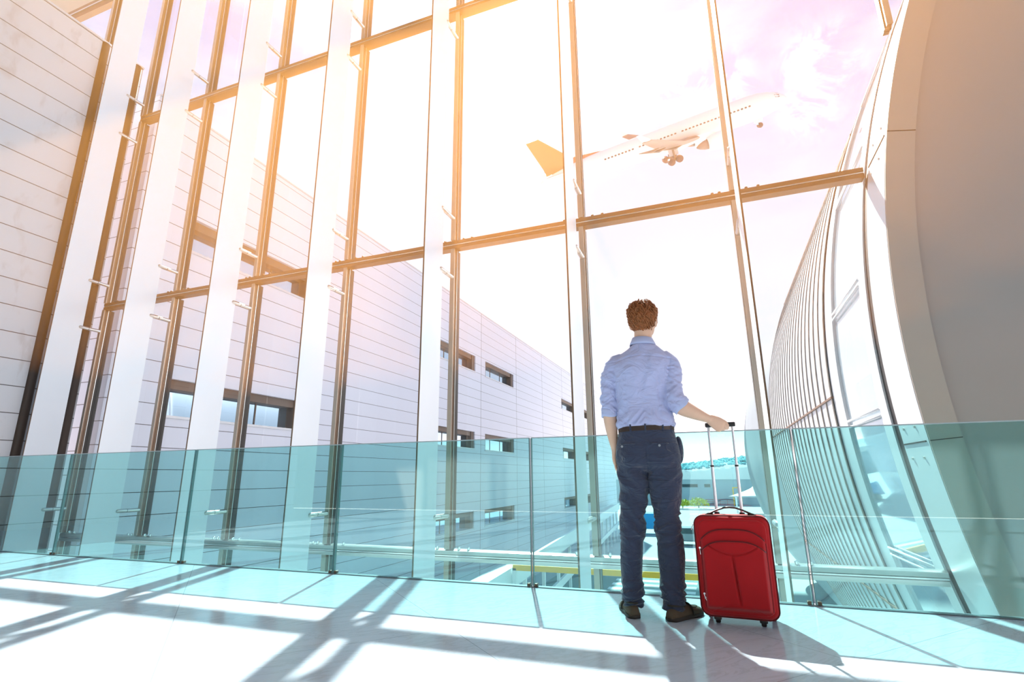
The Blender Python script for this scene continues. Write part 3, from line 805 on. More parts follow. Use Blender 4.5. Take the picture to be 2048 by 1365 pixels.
M['red'] = fabric('red nylon', (0.43, 0.006, 0.010), 1200, 0.10, 10, 0.8)
M['red_dark'] = fabric('dark red piping', (0.13, 0.004, 0.008), 1200, 0.10, 10, 0.6)
M['black'] = plain('black plastic', (0.018, 0.014, 0.014), 0.42)
M['rod'] = plain('pale aluminium rod', (0.72, 0.72, 0.78), 0.28, 0.7)
sc = thing('suitcase', 'upright red fabric suitcase with raised pull handle beside the man', 'suitcase', (0.046, 3.405, 0.0), R_(-3.0))
SW, SZ0, SZ1, SD = 0.194, 0.036, 0.556, 0.105
def rrect(y, grow, rad=0.05, n=8):
    x1 = SW + grow; z0 = SZ0 - grow; z1 = SZ1 + grow; r = max(rad + grow, 0.012); pts = []
    for cx_, cz_, a0 in ((x1 - r, z0 + r, -90), (x1 - r, z1 - r, 0), (-x1 + r, z1 - r, 90), (-x1 + r, z0 + r, 180)):
        for i in range(n + 1):
            a = R_(a0 + 90 * i / n); pts.append((cx_ + r * math.cos(a), y, cz_ + r * math.sin(a)))
    return pts
rs = [rrect(y, g) for y, g in ((-SD, -0.030), (-SD + 0.004, -0.016), (-SD + 0.014, -0.004), (-SD + 0.03, 0.0), (0.0, 0.003), (SD - 0.03, 0.0), (SD - 0.012, -0.006), (SD, -0.03))]
MB().rings(rs).build('shell', 'red', sc, smooth=True)
def smooth01(t): t = max(0.0, min(1.0, t)); return t * t * (3 - 2 * t)
def arch(x, hw, ztop, drop): return ztop - drop * abs(x / hw) ** 3.4
def front_h(x, z):
    """how far the front panel stands out at (x, z)"""
    ex = min(smooth01((SW - 0.012 - abs(x)) / 0.03), smooth01((z - SZ0 - 0.008) / 0.05), smooth01((SZ1 - 0.010 - z) / 0.03))
    h = 0.004 + 0.006 * ex
    a = smooth01((arch(x, 0.165, 0.490, 0.06) - z) / 0.012) * smooth01((0.168 - abs(x)) / 0.018) * smooth01((z - 0.065) / 0.03)
    b = smooth01((arch(x, 0.165, 0.430, 0.055) - z) / 0.010) * smooth01((0.165 - abs(x)) / 0.02) * smooth01((z - 0.075) / 0.03)
    h += 0.018 * a + 0.019 * b
    h += 0.018 * b * math.exp(-((z - 0.27) / 0.12) ** 2 - (x / 0.13) ** 2)
    el = abs(z - (0.405 - 0.045 * (1 - min(1, (x / 0.125) ** 2)))); h -= 0.009 * math.exp(-(el / 0.005) ** 2) * (abs(x) < 0.125)
    pl = 0.0 if z > 0.365 or z < 0.105 else math.sin(PI * (z - 0.105) / 0.26) ** 0.6
    px = 0.008 - 0.02 * (z - 0.105) / 0.26 + 0.006
    h -= 0.020 * pl * math.exp(-((x - px) / 0.0055) ** 2)
    h += 0.004 * noise.noise((x * 9, z * 7, 3.3)) * b
    ba = abs(z - (0.112 - 0.05 * (x / 0.13) ** 2)); h -= 0.003 * math.exp(-(ba / 0.004) ** 2) * (abs(x) < 0.14)
    return h
NX, NZ = 110, 150
v = []; f = []
for j in range(NZ + 1):
    for i in range(NX + 1):
        s, t = -1 + 2 * i / NX, -1 + 2 * j / NZ
        # square to rounded square so that the panel keeps the rounded corners
        hx, hz = SW - 0.016, (SZ1 - SZ0) / 2 - 0.016
        x, z = s * hx, t * hz
        rx_, rz_ = max(0, abs(x) - (hx - 0.05)), max(0, abs(z) - (hz - 0.05))
        rr = math.hypot(rx_, rz_)
        if rx_ > 0 and rz_ > 0:
            g = max(rx_, rz_) / rr; x = math.copysign(hx - 0.05 + rx_ * g, x); z = math.copysign(hz - 0.05 + rz_ * g, z)
        z += (SZ0 + SZ1) / 2
        edge = min(1, (1 - max(abs(s), abs(t))) / 0.03)
        v.append((x, -SD + 0.012 - (front_h(x, z) + 0.012) * edge, z))
for j in range(NZ):
    for i in range(NX): a = j * (NX + 1) + i; f.append((a, a + 1, a + NX + 2, a + NX + 1))
MB().add(v, f).build('front_panel', 'red', sc, smooth=True)
def fy(x, z): return -SD - front_h(x, z)
def seam(pts, name, r=0.0028, mat='red_dark', off=0.0):
    return MB().tube([(x, fy(x, z) - off, z) for x, z in pts], r, 8).build(name, mat, sc, smooth=True)
def lerp(a, b, t): return a + (b - a) * t
seam([(x, arch(x, 0.165, 0.490, 0.06) - 0.004) for x in [lerp(-0.160, 0.160, i / 40) for i in range(41)]], 'pocket_piping', 0.0045)
seam([(x, arch(x, 0.165, 0.430, 0.055) - 0.004) for x in [lerp(-0.160, 0.160, i / 40) for i in range(41)]], 'pocket_piping', 0.0045)
for sgn in (-1, 1):
    seam([(sgn * 0.166, lerp(0.08, 0.42, i / 30)) for i in range(31)], 'side_piping', 0.0022)
    MB().tube([(sgn * (SW + 0.001), -0.072, lerp(0.09, 0.50, i / 20)) for i in range(21)], 0.0022, 6).build('zipper', 'red_dark', sc, smooth=True)
MB().tube([(p[0], p[1], p[2]) for p in rrect(-SD + 0.018, 0.0005)], 0.0036, 8, closed=True).build('edge_piping', 'red_dark', sc, smooth=True)
def pull(x, y, z, dx=0.0, ln=0.034):
    g = MB().tube([(x, y, z), (x, y - 0.004, z)], [0.0065, 0.0055], 12).build('zipper_pull', 'chrome', sc, auto=True)
    MB().tube([(x, y - 0.005, z - 0.004), (x + dx * 0.5, y - 0.006, z - ln * 0.5), (x + dx, y - 0.005, z - ln)], [0.0026, 0.0022, 0.0034], 8).build('tab', 'chrome', g, auto=True)
pull(-0.172, fy(-0.172, 0.385), 0.385, 0.002)
pull(-0.170, fy(-0.17, 0.150), 0.150, 0.004, 0.026)
pull(-0.164, fy(-0.164, 0.130), 0.130, 0.008, 0.026)
pull(-SW - 0.004, -0.085, 0.512, -0.014, 0.034)
# top carry handle
hp = [(-0.128, -0.02, 0.560), (-0.105, -0.02, 0.566), (-0.07, -0.02, 0.583), (-0.03, -0.02, 0.596), (0.0, -0.02, 0.599), (0.03, -0.02, 0.596), (0.07, -0.02, 0.583), (0.105, -0.02, 0.566), (0.128, -0.02, 0.560)]
th_ = MB().tube(hp, [(0.014, 0.004), (0.014, 0.006), (0.012, 0.005), (0.012, 0.0055), (0.013, 0.006), (0.012, 0.0055), (0.012, 0.005), (0.014, 0.006), (0.014, 0.004)], 12, up=(0, 0, 1)).build('carry_handle', 'black', sc, smooth=True)
for sgn in (-1, 1): MB().tube([(sgn * 0.092, -0.02, 0.5585), (sgn * 0.135, -0.02, 0.5585)], [(0.018, 0.0075), (0.015, 0.006)], 12, up=(0, 0, 1)).build('handle_mount', 'black', th_, auto=True)
# telescopic pull handle
HY = 0.075
for x in (-0.075, 0.062):
    rr = MB().cyl((x, HY, 0.40), (x, HY, 0.83), 0.0092, 14).build('rod', 'rod', sc, auto=True)
    MB().cyl((x, HY, 0.83), (x, HY, 1.068), 0.0075, 14).build('inner_rod', 'rod', rr, auto=True)
    MB().cyl((x, HY, 0.826), (x, HY, 0.836), 0.0112, 14).build('collar', 'black', rr, auto=True)
    MB().cyl((x, HY, 0.553), (x, HY, 0.566), 0.015, 14).build('socket', 'black', rr, auto=True)
MB().box(-0.093, 0.080, HY - 0.014, HY + 0.014, 1.062, 1.089).build('grip', 'black', sc, bevel=0.006)
# wheels and feet
for x in (-0.115, 0.112):
    h_ = MB().box(x - 0.020, x + 0.020, -0.088, -0.045, 0.018, 0.050).build('wheel_housing', 'black', sc, bevel=0.006)
    MB().tube([(x - 0.013, -0.066, 0.018), (x - 0.009, -0.066, 0.018), (x + 0.009, -0.066, 0.018), (x + 0.013, -0.066, 0.018)], [0.014, 0.018, 0.018, 0.014], 18).build('wheel', 'black', h_, auto=True)
for x in (-0.165, 0.165):
    h_ = MB().box(x - 0.016, x + 0.016, 0.055, 0.100, 0.024, 0.065).build('wheel_housing', 'black', sc, bevel=0.006)
    MB().tube([(x - 0.012, 0.080, 0.024), (x - 0.008, 0.080, 0.024), (x + 0.008, 0.080, 0.024), (x + 0.012, 0.080, 0.024)], [0.020, 0.024, 0.024, 0.020], 18).build('wheel', 'black', h_, auto=True)

# ------------------------------------------------------------------ the standing man
M['skin'] = plain('warm skin', (0.74, 0.46, 0.33), 0.5, 0, 0.35, var=0.08, vscale=18, **{'Subsurface Weight': 0.0})
M['shirt'] = creased('pale blue cotton', (0.43, 0.45, 0.69), (9, 9, 13), 1500, 0.05, 0.85, 0.55)
M['cuff'] = fabric('pale blue cotton cuff', (0.46, 0.50, 0.74), 1500, 0.05, 12, 0.85, 0.3)
M['trouser'] = creased('navy cotton twill', (0.034, 0.043, 0.080), (7, 7, 19), 1500, 0.18, 0.8, 0.9)
M['belt'] = plain('dark brown leather', (0.030, 0.013, 0.008), 0.45, var=0.2, bump=0.2)
M['shoe'] = plain('brown suede', (0.085, 0.060, 0.035), 0.85, var=0.3, vscale=25, bump=0.3, bscale=300)
M['sole'] = plain('dark rubber sole', (0.030, 0.024, 0.018), 0.7)
M['hair'] = plain('auburn hair', (0.29, 0.090, 0.024), 0.5, 0, 0.4, var=0.5, vscale=60)
M['horn'] = plain('pale button', (0.30, 0.31, 0.34), 0.3)
M['eye'] = plain('eye white', (0.8, 0.8, 0.78), 0.2)

man = thing('person', 'person in pale blue shirt and navy trousers holding the suitcase handle', 'person', (-0.35, 3.42, 0.0), R_(5.0))

def ellipsoid(m, c, r, rot=None, n=16):
    rs = []
    for i in range(1, n):
        a = PI * i / n
        ring = []
        for j in range(2 * n):
            p = Vector((r[0] * math.sin(a) * math.cos(PI * j / n), r[1] * math.sin(a) * math.sin(PI * j / n), -r[2] * math.cos(a)))
            if rot is not None: p = rot @ p
            ring.append(Vector(c) + p)
        rs.append(ring)
    return m.rings(rs)
def spline(P, n):
    """Catmull-Rom through tuples of equal length"""
    P = [np.array(p, float) for p in P]; P = [2 * P[0] - P[1]] + P + [2 * P[-1] - P[-2]]; out = []
    seg = len(P) - 3
    for k_ in range(n + 1):
        t = k_ / n * seg; i = min(int(t), seg - 1); u_ = t - i
        a, b_, c, d = P[i:i + 4]
        out.append(0.5 * (2 * b_ + (c - a) * u_ + (2 * a - 5 * b_ + 4 * c - d) * u_ ** 2 + (3 * b_ - a - 3 * c + d) * u_ ** 3))
    return out
def limb(m, pts, n=28, seg=24, up=(0, 1, 0)):
    """smooth tapered limb; pts (x, y, z, ra, rb)"""
    S = spline(pts, n)
    return m.tube([s[:3] for s in S], [(s[3], s[4]) for s in S], seg, up=up)
def fuse(m, voxel, it=3, fac=0.5):
    me = bpy.data.meshes.new('tmp'); me.from_pydata(m.v, [], m.f)
    bm = bmesh.new(); bm.from_mesh(me); bmesh.ops.recalc_face_normals(bm, faces=bm.faces); bm.to_mesh(me); bm.free()
    o = bpy.data.objects.new('tmp', me); col.objects.link(o)
    r = o.modifiers.new('r', 'REMESH'); r.mode = 'VOXEL'; r.voxel_size = voxel
    if it: s = o.modifiers.new('s', 'SMOOTH'); s.iterations = it; s.factor = fac
    dg = bpy.context.evaluated_depsgraph_get(); dg.update()
    me2 = bpy.data.meshes.new_from_object(o.evaluated_get(dg))
    bpy.data.objects.remove(o); bpy.data.meshes.remove(me)
    return me2
def displace(me, fn):
    for vv in me.vertices: pass
    co = [vv.co.copy() for vv in me.vertices]; no = [vv.normal.copy() for vv in me.vertices]
    for vv, c, n_ in zip(me.vertices, co, no): vv.co = c + n_ * fn(c, n_)
    me.update()
    return me
def put(me, name, mat, parent=None):
    me.name = name
    return link(name, me, mat, parent if parent is not None else man, smooth=True)
def ridge(p): return 1 - 2 * abs(noise.noise(p))

# body: one continuous surface, dressed afterwards
bd = MB()
bd.loft([((-0.042, 0, 0.86), 0.150, 0.100, 2.2), ((-0.042, 0, 0.95), 0.160, 0.105, 2.2), ((-0.043, 0, 1.08), 0.140, 0.092, 2.2), ((-0.045, 0, 1.20), 0.138, 0.095, 2.2),
         ((-0.045, 0, 1.35), 0.155, 0.105, 2.2), ((-0.04, 0, 1.46), 0.160, 0.100, 2.2), ((-0.035, 0, 1.53), 0.120, 0.080, 2.1), ((-0.025, 0.0, 1.58), 0.065, 0.060, 2)], 28)
limb(bd, [(-0.026, -0.010, 1.54, 0.062, 0.062), (-0.022, -0.004, 1.62, 0.056, 0.058), (-0.018, 0.006, 1.70, 0.055, 0.060), (-0.014, 0.012, 1.75, 0.050, 0.06)], 12)
hr = Matrix.Rotation(R_(-14), 3, 'Z'); HC = Vector((-0.012, 0.012, 1.772))
def hd(p): return HC + hr @ Vector(p)
ellipsoid(bd, hd((0, 0, 0.015)), (0.074, 0.092, 0.098), hr)
ellipsoid(bd, hd((0, 0.030, -0.045)), (0.062, 0.066, 0.070), hr)
ellipsoid(bd, hd((0, 0.066, -0.092)), (0.034, 0.030, 0.026), hr)          # chin
ellipsoid(bd, hd((0, 0.088, -0.058)), (0.024, 0.012, 0.010), hr)          # lips
ellipsoid(bd, hd((0, 0.104, -0.022)), (0.011, 0.016, 0.012), hr, 8)       # nose tip
limb(bd, [(*hd((0, 0.090, 0.020)), 0.008, 0.008), (*hd((0, 0.103, -0.018)), 0.010, 0.010)], 6, 10)
for sgn in (-1, 1):
    ellipsoid(bd, hd((sgn * 0.030, 0.082, 0.026)), (0.022, 0.012, 0.007), hr, 8)   # brow
    ellipsoid(bd, hd((sgn * 0.040, 0.066, -0.030)), (0.022, 0.020, 0.020), hr, 8)  # cheek
    ellipsoid(bd, hd((sgn * 0.081, -0.002, -0.022)), (0.011, 0.021, 0.034), hr @ Matrix.Rotation(R_(sgn * 18), 3, 'Z'), 10)  # ear
# arms
limb(bd, [(-0.185, 0, 1.49, 0.052, 0.052), (-0.235, 0, 1.42, 0.050, 0.050), (-0.258, 0.0, 1.29, 0.044, 0.046), (-0.262, 0.0, 1.18, 0.042, 0.042), (-0.262, 0.010, 1.13, 0.042, 0.043),
          (-0.256, 0.025, 1.05, 0.036, 0.038), (-0.248, 0.045, 0.96, 0.024, 0.030), (-0.246, 0.050, 0.935, 0.021, 0.029)], 40)
limb(bd, [(0.11, 0, 1.49, 0.052, 0.052), (0.140, -0.01, 1.42, 0.050, 0.050), (0.138, -0.03, 1.30, 0.046, 0.046), (0.145, -0.06, 1.215, 0.046, 0.046), (0.185, -0.062, 1.180, 0.049, 0.047),
          (0.235, -0.052, 1.153, 0.042, 0.043), (0.300, -0.036, 1.122, 0.030, 0.032), (0.338, -0.026, 1.106, 0.0235, 0.027)], 44)
def finger(m, pts, r0, r1):
    S = spline([(*p, 0) for p in pts], 14); n_ = len(S)
    m.tube([s[:3] for s in S], [lerp(r0, r1, i / (n_ - 1)) * (1 + 0.06 * math.cos(i * 1.35)) * (0.72 if i == n_ - 1 else 1) for i in range(n_)], 12)
# hanging hand, lightly curled, thumb towards the front
limb(bd, [(-0.246, 0.048, 0.945, 0.0215, 0.029), (-0.248, 0.055, 0.915, 0.019, 0.036), (-0.250, 0.058, 0.880, 0.0165, 0.041), (-0.246, 0.060, 0.850, 0.0135, 0.040)], 12, 18)
for i, (dy, ln) in enumerate(((-0.032, 0.062), (-0.011, 0.074), (0.011, 0.079), (0.032, 0.071))):
    y0 = 0.060 + dy * 0.92
    finger(bd, [(-0.247, y0, 0.858), (-0.245, y0 + dy * 0.1, 0.858 - ln * 0.45), (-0.234, y0 + dy * 0.08, 0.858 - ln * 0.80), (-0.218, y0 + dy * 0.03, 0.858 - ln * 1.02)], 0.0092 if i else 0.008, 0.0068)
finger(bd, [(-0.242, 0.080, 0.905), (-0.232, 0.104, 0.872), (-0.224, 0.112, 0.842), (-0.218, 0.110, 0.822)], 0.0125, 0.0075)
# gripping hand: the bar of the suitcase handle runs along x at GB
GB = Vector((0.388, 0.022, 1.076))
limb(bd, [(0.330, -0.026, 1.112, 0.027, 0.0225), (0.350, -0.022, 1.099, 0.034, 0.0225), (0.376, -0.016, 1.082, 0.041, 0.0215), (0.398, -0.013, 1.066, 0.041, 0.0185), (0.408, -0.011, 1.060, 0.036, 0.014)], 16, 22)
for i, (kx, kz, r) in enumerate(((0.386, 1.036, 0.0086), (0.400, 1.053, 0.0096), (0.415, 1.070, 0.0100), (0.428, 1.085, 0.0096))):
    finger(bd, [(kx - 0.014, -0.013, kz + 0.008), (kx, -0.014, kz), (kx + 0.008, -0.010, max(kz - 0.018, 1.043)), (kx + 0.009, 0.008, 1.047 + 0.002 * i), (kx + 0.006, 0.036, 1.047 + 0.002 * i), (kx + 0.003, 0.049, 1.062), (kx, 0.046, 1.080)], r, r * 0.78)
finger(bd, [(0.366, -0.010, 1.108), (0.388, 0.008, 1.107), (0.412, 0.030, 1.102), (0.430, 0.046, 1.094), (0.440, 0.050, 1.084)], 0.0135, 0.0078)
# legs down into the shoes
for P in ([(-0.125, 0, 0.90, 0.085, 0.095), (-0.142, 0, 0.70, 0.070, 0.074), (-0.160, -0.004, 0.48, 0.050, 0.054), (-0.176, -0.016, 0.34, 0.047, 0.050), (-0.184, -0.045, 0.12, 0.032, 0.035), (-0.184, -0.052, 0.05, 0.032, 0.035)],
          [(0.035, 0, 0.90, 0.085, 0.095), (0.046, 0, 0.70, 0.072, 0.076), (0.042, -0.006, 0.48, 0.052, 0.055), (0.050, -0.022, 0.34, 0.049, 0.052), (0.044, -0.068, 0.12, 0.033, 0.035), (0.042, -0.078, 0.05, 0.033, 0.035)]):
    limb(bd, P, 30)
me = fuse(bd, 0.0036, 3, 0.4)
body = put(me, 'body', 'skin')
for sgn in (-1, 1):
    e = MB(); ellipsoid(e, hd((sgn * 0.031, 0.079, 0.006)), (0.012, 0.012, 0.011), None, 8); e.build('eye', 'eye', man, smooth=True)

# hair: a cap with some seven hundred curled locks
hm_ = MB(); rng = random.Random(11)
S_ = Vector((0.086, 0.104, 0.108)); HO = Vector((0, -0.006, 0.020))
def scalp_ok(p):
    """p on the unit sphere in head axes: keep off the face and off the neck"""
    if p.y > 0.35 and p.z < 0.50: return False
    if p.z < -0.90 or (p.z < -0.70 and (p.y > -0.2 or abs(p.x) > 0.55)) or (p.z < -0.35 and abs(p.x) > 0.72): return False
    if p.y > 0.0 and p.z < -0.25: return False
    return True
rs = []
for i in range(1, 24):
    a = PI * i / 24; ring = []
    for j in range(48):
        d = Vector((math.sin(a) * math.cos(PI * j / 24), math.sin(a) * math.sin(PI * j / 24), -math.cos(a)))
        g = 1.0 + 0.09 * noise.noise(d * 3.1) + 0.05 * noise.noise(d * 8)
        if not scalp_ok(d): g = 0.80
        ring.append(hd(HO + Vector((d.x * S_.x, d.y * S_.y, d.z * S_.z)) * g))
    rs.append(ring)
hm_.rings(rs)
crown = Vector((0.1, -0.30, 0.95)).normalized()
cnt = 0
while cnt < 1500:
    d = Vector((rng.gauss(0, 1), rng.gauss(0, 1), rng.gauss(0, 1))).normalized()
    if not scalp_ok(d): continue
    cnt += 1
    flow = d - crown; flow = flow - d * flow.dot(d)
    if flow.length < 0.05: flow = Vector((rng.uniform(-1, 1), rng.uniform(-1, 1), 0.1))
    flow.normalize(); sidev = d.cross(flow)
    ln = rng.uniform(0.030, 0.055); sw = rng.uniform(-1, 1); ph = rng.uniform(0, 6.28); lift = rng.uniform(0.004, 0.020) * (1.25 if d.z > 0.4 else 0.8)
    base = HO + Vector((d.x * S_.x, d.y * S_.y, d.z * S_.z)) * (1.0 + 0.08 * noise.noise(d * 3.1))
    P_ = []; 
    for q in range(8):
        t = q / 7
        P_.append(hd(base + flow * (ln * t) + sidev * (0.010 * math.sin(ph + 4.2 * t) + sw * 0.012 * t * t) + d * (lift * math.sin(PI * min(1, t * 0.9)) - 0.006 * t - 0.004 + 0.003 * math.cos(ph + 5 * t)) - d * ((ln * t) ** 2 / 0.22)))
    r0 = rng.uniform(0.0024, 0.0045)
    hm_.tube(P_, [r0 * (0.5 + 0.9 * t) if t < 0.5 else r0 * (1.9 - 1.75 * t) for t in [q / 7 for q in range(8)]], 6)
hm_.build('hair', 'hair', man, smooth=True)

# shirt
sh = MB()
sh.loft([((-0.043, 0, 1.02), 0.150, 0.104, 2.3), ((-0.043, 0, 1.055), 0.160, 0.112, 2.3), ((-0.043, -0.002, 1.072), 0.170, 0.121, 2.3), ((-0.043, -0.002, 1.085), 0.177, 0.127, 2.3), ((-0.045, -0.002, 1.12), 0.175, 0.125, 2.3), ((-0.047, -0.002, 1.18), 0.162, 0.116, 2.3), ((-0.050, -0.002, 1.25), 0.160, 0.116, 2.3),
         ((-0.047, -0.004, 1.33), 0.172, 0.122, 2.35), ((-0.043, -0.006, 1.41), 0.184, 0.126, 2.4), ((-0.040, -0.006, 1.47), 0.186, 0.120, 2.4), ((-0.036, -0.005, 1.515), 0.172, 0.106, 2.3),
         ((-0.032, -0.004, 1.550), 0.135, 0.090, 2.2), ((-0.029, -0.004, 1.580), 0.098, 0.078, 2.1), ((-0.027, -0.004, 1.602), 0.070, 0.068, 2.0), ((-0.026, -0.004, 1.618), 0.060, 0.062, 2.0)], 40)
limb(sh, [(-0.150, 0, 1.500, 0.062, 0.062), (-0.212, 0, 1.465, 0.066, 0.066), (-0.243, 0, 1.39, 0.060, 0.062), (-0.258, 0, 1.30, 0.054, 0.057), (-0.261, 0, 1.22, 0.051, 0.055), (-0.260, 0.004, 1.16, 0.051, 0.054)], 26)
limb(sh, [(0.085, 0, 1.505, 0.062, 0.062), (0.128, -0.004, 1.468, 0.064, 0.066), (0.136, -0.018, 1.40, 0.060, 0.062), (0.134, -0.036, 1.31, 0.059, 0.060), (0.138, -0.058, 1.245, 0.060, 0.060), (0.152, -0.064, 1.215, 0.060, 0.058), (0.172, -0.062, 1.195, 0.058, 0.056)], 26)
me = fuse(sh, 0.0050, 9, 0.5)
def shirt_d(p, n_):
    x, y, z = p
    arm = x < -0.205 and z < 1.44 or (x > 0.098 and z < 1.44 and not (x < 0.115 and z < 1.2))
    if arm:
        w = noise.noise((x * 7, y * 7, z * 5))
        d = 0.0085 * ridge((x * 5 + 1.3, y * 5 + w, z * 22 + x * 14 + 1.4 * w)) + 0.0045 * ridge((x * 8, y * 8 + 4, z * 38 - x * 22 + 2 * w)) - 0.001 + 0.003 * noise.noise((x * 30, y * 30, z * 50))
        return d - 0.003
    w = noise.noise((x * 4, y * 4, z * 3 + 5))
    d = 0.0075 * noise.noise((x * 12 + w, y * 12, z * 4.0)) + 0.0060 * ridge((x * 8 + z * 6, y * 8, z * 8 + w * 2)) - 0.002
    lw = smooth01((1.22 - z) / 0.12) * smooth01((z - 1.076) / 0.025)
    d += lw * (0.0145 * ridge((x * 7 - 2 + 0.8 * w, y * 5, z * 20 + abs(x + 0.04) * 26 + w)) - 0.007)
    # shoulder blades, spine hollow, yoke seam and the two back darts
    if n_.y < 0:
        d += 0.007 * math.exp(-((abs(x + 0.04) - 0.085) / 0.045) ** 2 - ((z - 1.42) / 0.07) ** 2)
        d -= 0.006 * math.exp(-((x + 0.04) / 0.03) ** 2) * smooth01((1.5 - z) / 0.1)
        d -= 0.0040 * math.exp(-((z - 1.515 + 0.02 * abs(x + 0.04) / 0.15) / 0.004) ** 2)
        for xd in (-0.150, 0.055):
            if z < 1.47: d += (0.0018 * math.sin(z * 150 + noise.noise((0, 0, z * 20)) * 4) - 0.004) * math.exp(-((x - xd) / 0.010) ** 2) * smooth01((1.47 - z) / 0.05)
    return d
displace(me, shirt_d)
shirt = put(me, 'shirt', 'shirt')
def cuff(c, t, r, up=(0, 1, 0)):
    c, t = Vector(c), Vector(t).normalized()
    m = MB(); P_ = []; Q = []
    for s, g in ((-0.026, 0.96), (-0.024, 1.05), (-0.010, 1.07), (0.010, 1.09), (0.022, 1.08), (0.026, 1.02), (0.022, 0.90), (0.0, 0.86)):
        P_.append(c + t * s); Q.append((r[0] * g, r[1] * g))
    rs = []
    a = Vector(up).cross(t).normalized(); b_ = t.cross(a)
    for p_, q in zip(P_, Q):
        rs.append([p_ + a * (q[0] * math.cos(2 * PI * j / 36) * (1 + 0.03 * noise.noise((j * 0.6, p_.z * 30, 1)))) + b_ * (q[1] * math.sin(2 * PI * j / 36)) + t * 0.004 * math.sin(j * 0.52 + 1) for j in range(36)])
    return m.rings(rs, (False, False)).build('cuff', 'cuff', shirt, smooth=True)
cuff((-0.260, 0.004, 1.172), (0.03, 0.05, -1), (0.0515, 0.0545))
cuff((0.170, -0.062, 1.200), (0.62, 0.06, -0.62), (0.056, 0.057))
# collar
m = MB(); rs = []
for (dz, ra, rb_) in ((0.006, 0.060, 0.062), (0.040, 0.0575, 0.060), (0.047, 0.0600, 0.0625), (0.046, 0.0635, 0.066), (0.012, 0.0790, 0.0790), (-0.004, 0.0840, 0.083), (-0.004, 0.0820, 0.081), (0.010, 0.0740, 0.075)):
    ring = []
    for j in range(48):
        a = 2 * PI * j / 48
        fr_ = max(0, math.sin(a))
        ring.append((-0.025 + ra * math.cos(a), -0.004 + rb_ * math.sin(a), 1.602 + dz - 0.030 * fr_ ** 1.5 - 0.004 * math.cos(a)))
    rs.append(ring)
m.rings(rs, closed=True).build('collar', 'cuff', shirt, smooth=True)

# trousers
tr = MB()
tr.loft([((-0.043, 0, 0.80), 0.120, 0.080, 2.3), ((-0.043, -0.004, 0.85), 0.194, 0.130, 2.3), ((-0.043, -0.006, 0.90), 0.196, 0.136, 2.3), ((-0.043, -0.004, 0.96), 0.188, 0.132, 2.3), ((-0.043, 0, 1.02), 0.174, 0.122, 2.3), ((-0.043, 0, 1.066), 0.166, 0.117, 2.3)], 40)
limb(tr, [(-0.135, 0, 0.90, 0.092, 0.110), (-0.138, -0.004, 0.80, 0.097, 0.106), (-0.139, -0.004, 0.71, 0.090, 0.095), (-0.153, -0.004, 0.58, 0.075, 0.082), (-0.161, -0.006, 0.475, 0.068, 0.076), (-0.177, -0.016, 0.345, 0.064, 0.072),
          (-0.183, -0.030, 0.22, 0.059, 0.066), (-0.184, -0.044, 0.12, 0.060, 0.066), (-0.182, -0.050, 0.050, 0.050, 0.056)], 60, up=(0, 1, 0))
limb(tr, [(0.050, 0, 0.90, 0.095, 0.110), (0.048, -0.004, 0.80, 0.101, 0.106), (0.042, -0.004, 0.71, 0.094, 0.095), (0.046, -0.004, 0.58, 0.077, 0.083), (0.040, -0.008, 0.475, 0.070, 0.077), (0.050, -0.022, 0.345, 0.075, 0.078),
          (0.048, -0.044, 0.22, 0.068, 0.070), (0.042, -0.062, 0.12, 0.066, 0.068), (0.038, -0.070, 0.045, 0.054, 0.058)], 60, up=(0, 1, 0))
for x in (-0.128, 0.045): ellipsoid(tr, (x, -0.052, 0.885), (0.082, 0.085, 0.09))
me = fuse(tr, 0.0052, 4, 0.5)
def trouser_d(p, n_):
    x, y, z = p
    L_ = x < -0.047
    cxl = -0.155 if L_ else 0.045
    w = noise.noise((x * 6, y * 6, z * 6 + (3 if L_ else 9)))
    d = 0.003 * noise.noise((x * 12, y * 12, z * 8))
    # diagonal pulls across the seat and thighs
    k1 = smooth01((z - 0.54) / 0.08) * smooth01((0.86 - z) / 0.10)
    dg_ = (x - cxl) * (1 if L_ else -1)
    d += k1 * (0.018 * ridge((x * 4, y * 3, z * 9 + dg_ * 11 + 0.9 * w)) - 0.009)
    # stacked creases round the knees and at the hems
    k2 = smooth01((z - 0.36) / 0.06) * smooth01((0.60 - z) / 0.08)
    d += k2 * (0.017 * ridge((x * 5 + w, y * 5, z * 22 + dg_ * 9 + 1.6 * w)) - 0.005)
    k3 = smooth01((0.22 - z) / 0.06)
    d += k3 * (0.017 * ridge((x * 6, y * 6, z * 26 - dg_ * 10 + 1.2 * w)) - 0.005)
    k4 = smooth01((z - 0.18) / 0.05) * smooth01((0.42 - z) / 0.06)
    d += k4 * 0.004 * ridge((x * 16, y * 16, z * 3 + w))
    if n_.y < 0 and z > 0.80:   # centre seam and pocket welts
        d -= 0.009 * math.exp(-((x + 0.047) / 0.010) ** 2) * smooth01((0.97 - z) / 0.06)
    if z < 0.70: d -= 0.006 * math.exp(-((x + 0.050) / 0.016) ** 2)
    return d
displace(me, trouser_d)
trs = put(me, 'trousers', 'trouser')
def ring_band(z0, z1, a, b_, c, name, mat, parent, th=0.004, e=2.3):
    rs = []
    for z, g in ((z0, 0), (z0, th), (z1, th), (z1, 0)):
        r = []
        for j in range(64):
            t = 2 * PI * j / 64; cs, sn = math.cos(t), math.sin(t)
            r.append((c[0] + (a + g) * math.copysign(abs(cs) ** (2 / e), cs), c[1] + (b_ + g) * math.copysign(abs(sn) ** (2 / e), sn), z + 0.004 * cs))
        rs.append(r)
    return MB().rings(rs, closed=True).build(name, mat, parent, auto=True)
belt = ring_band(1.045, 1.074, 0.1665, 0.1175, (-0.043, 0), 'belt', 'belt', man, 0.005)
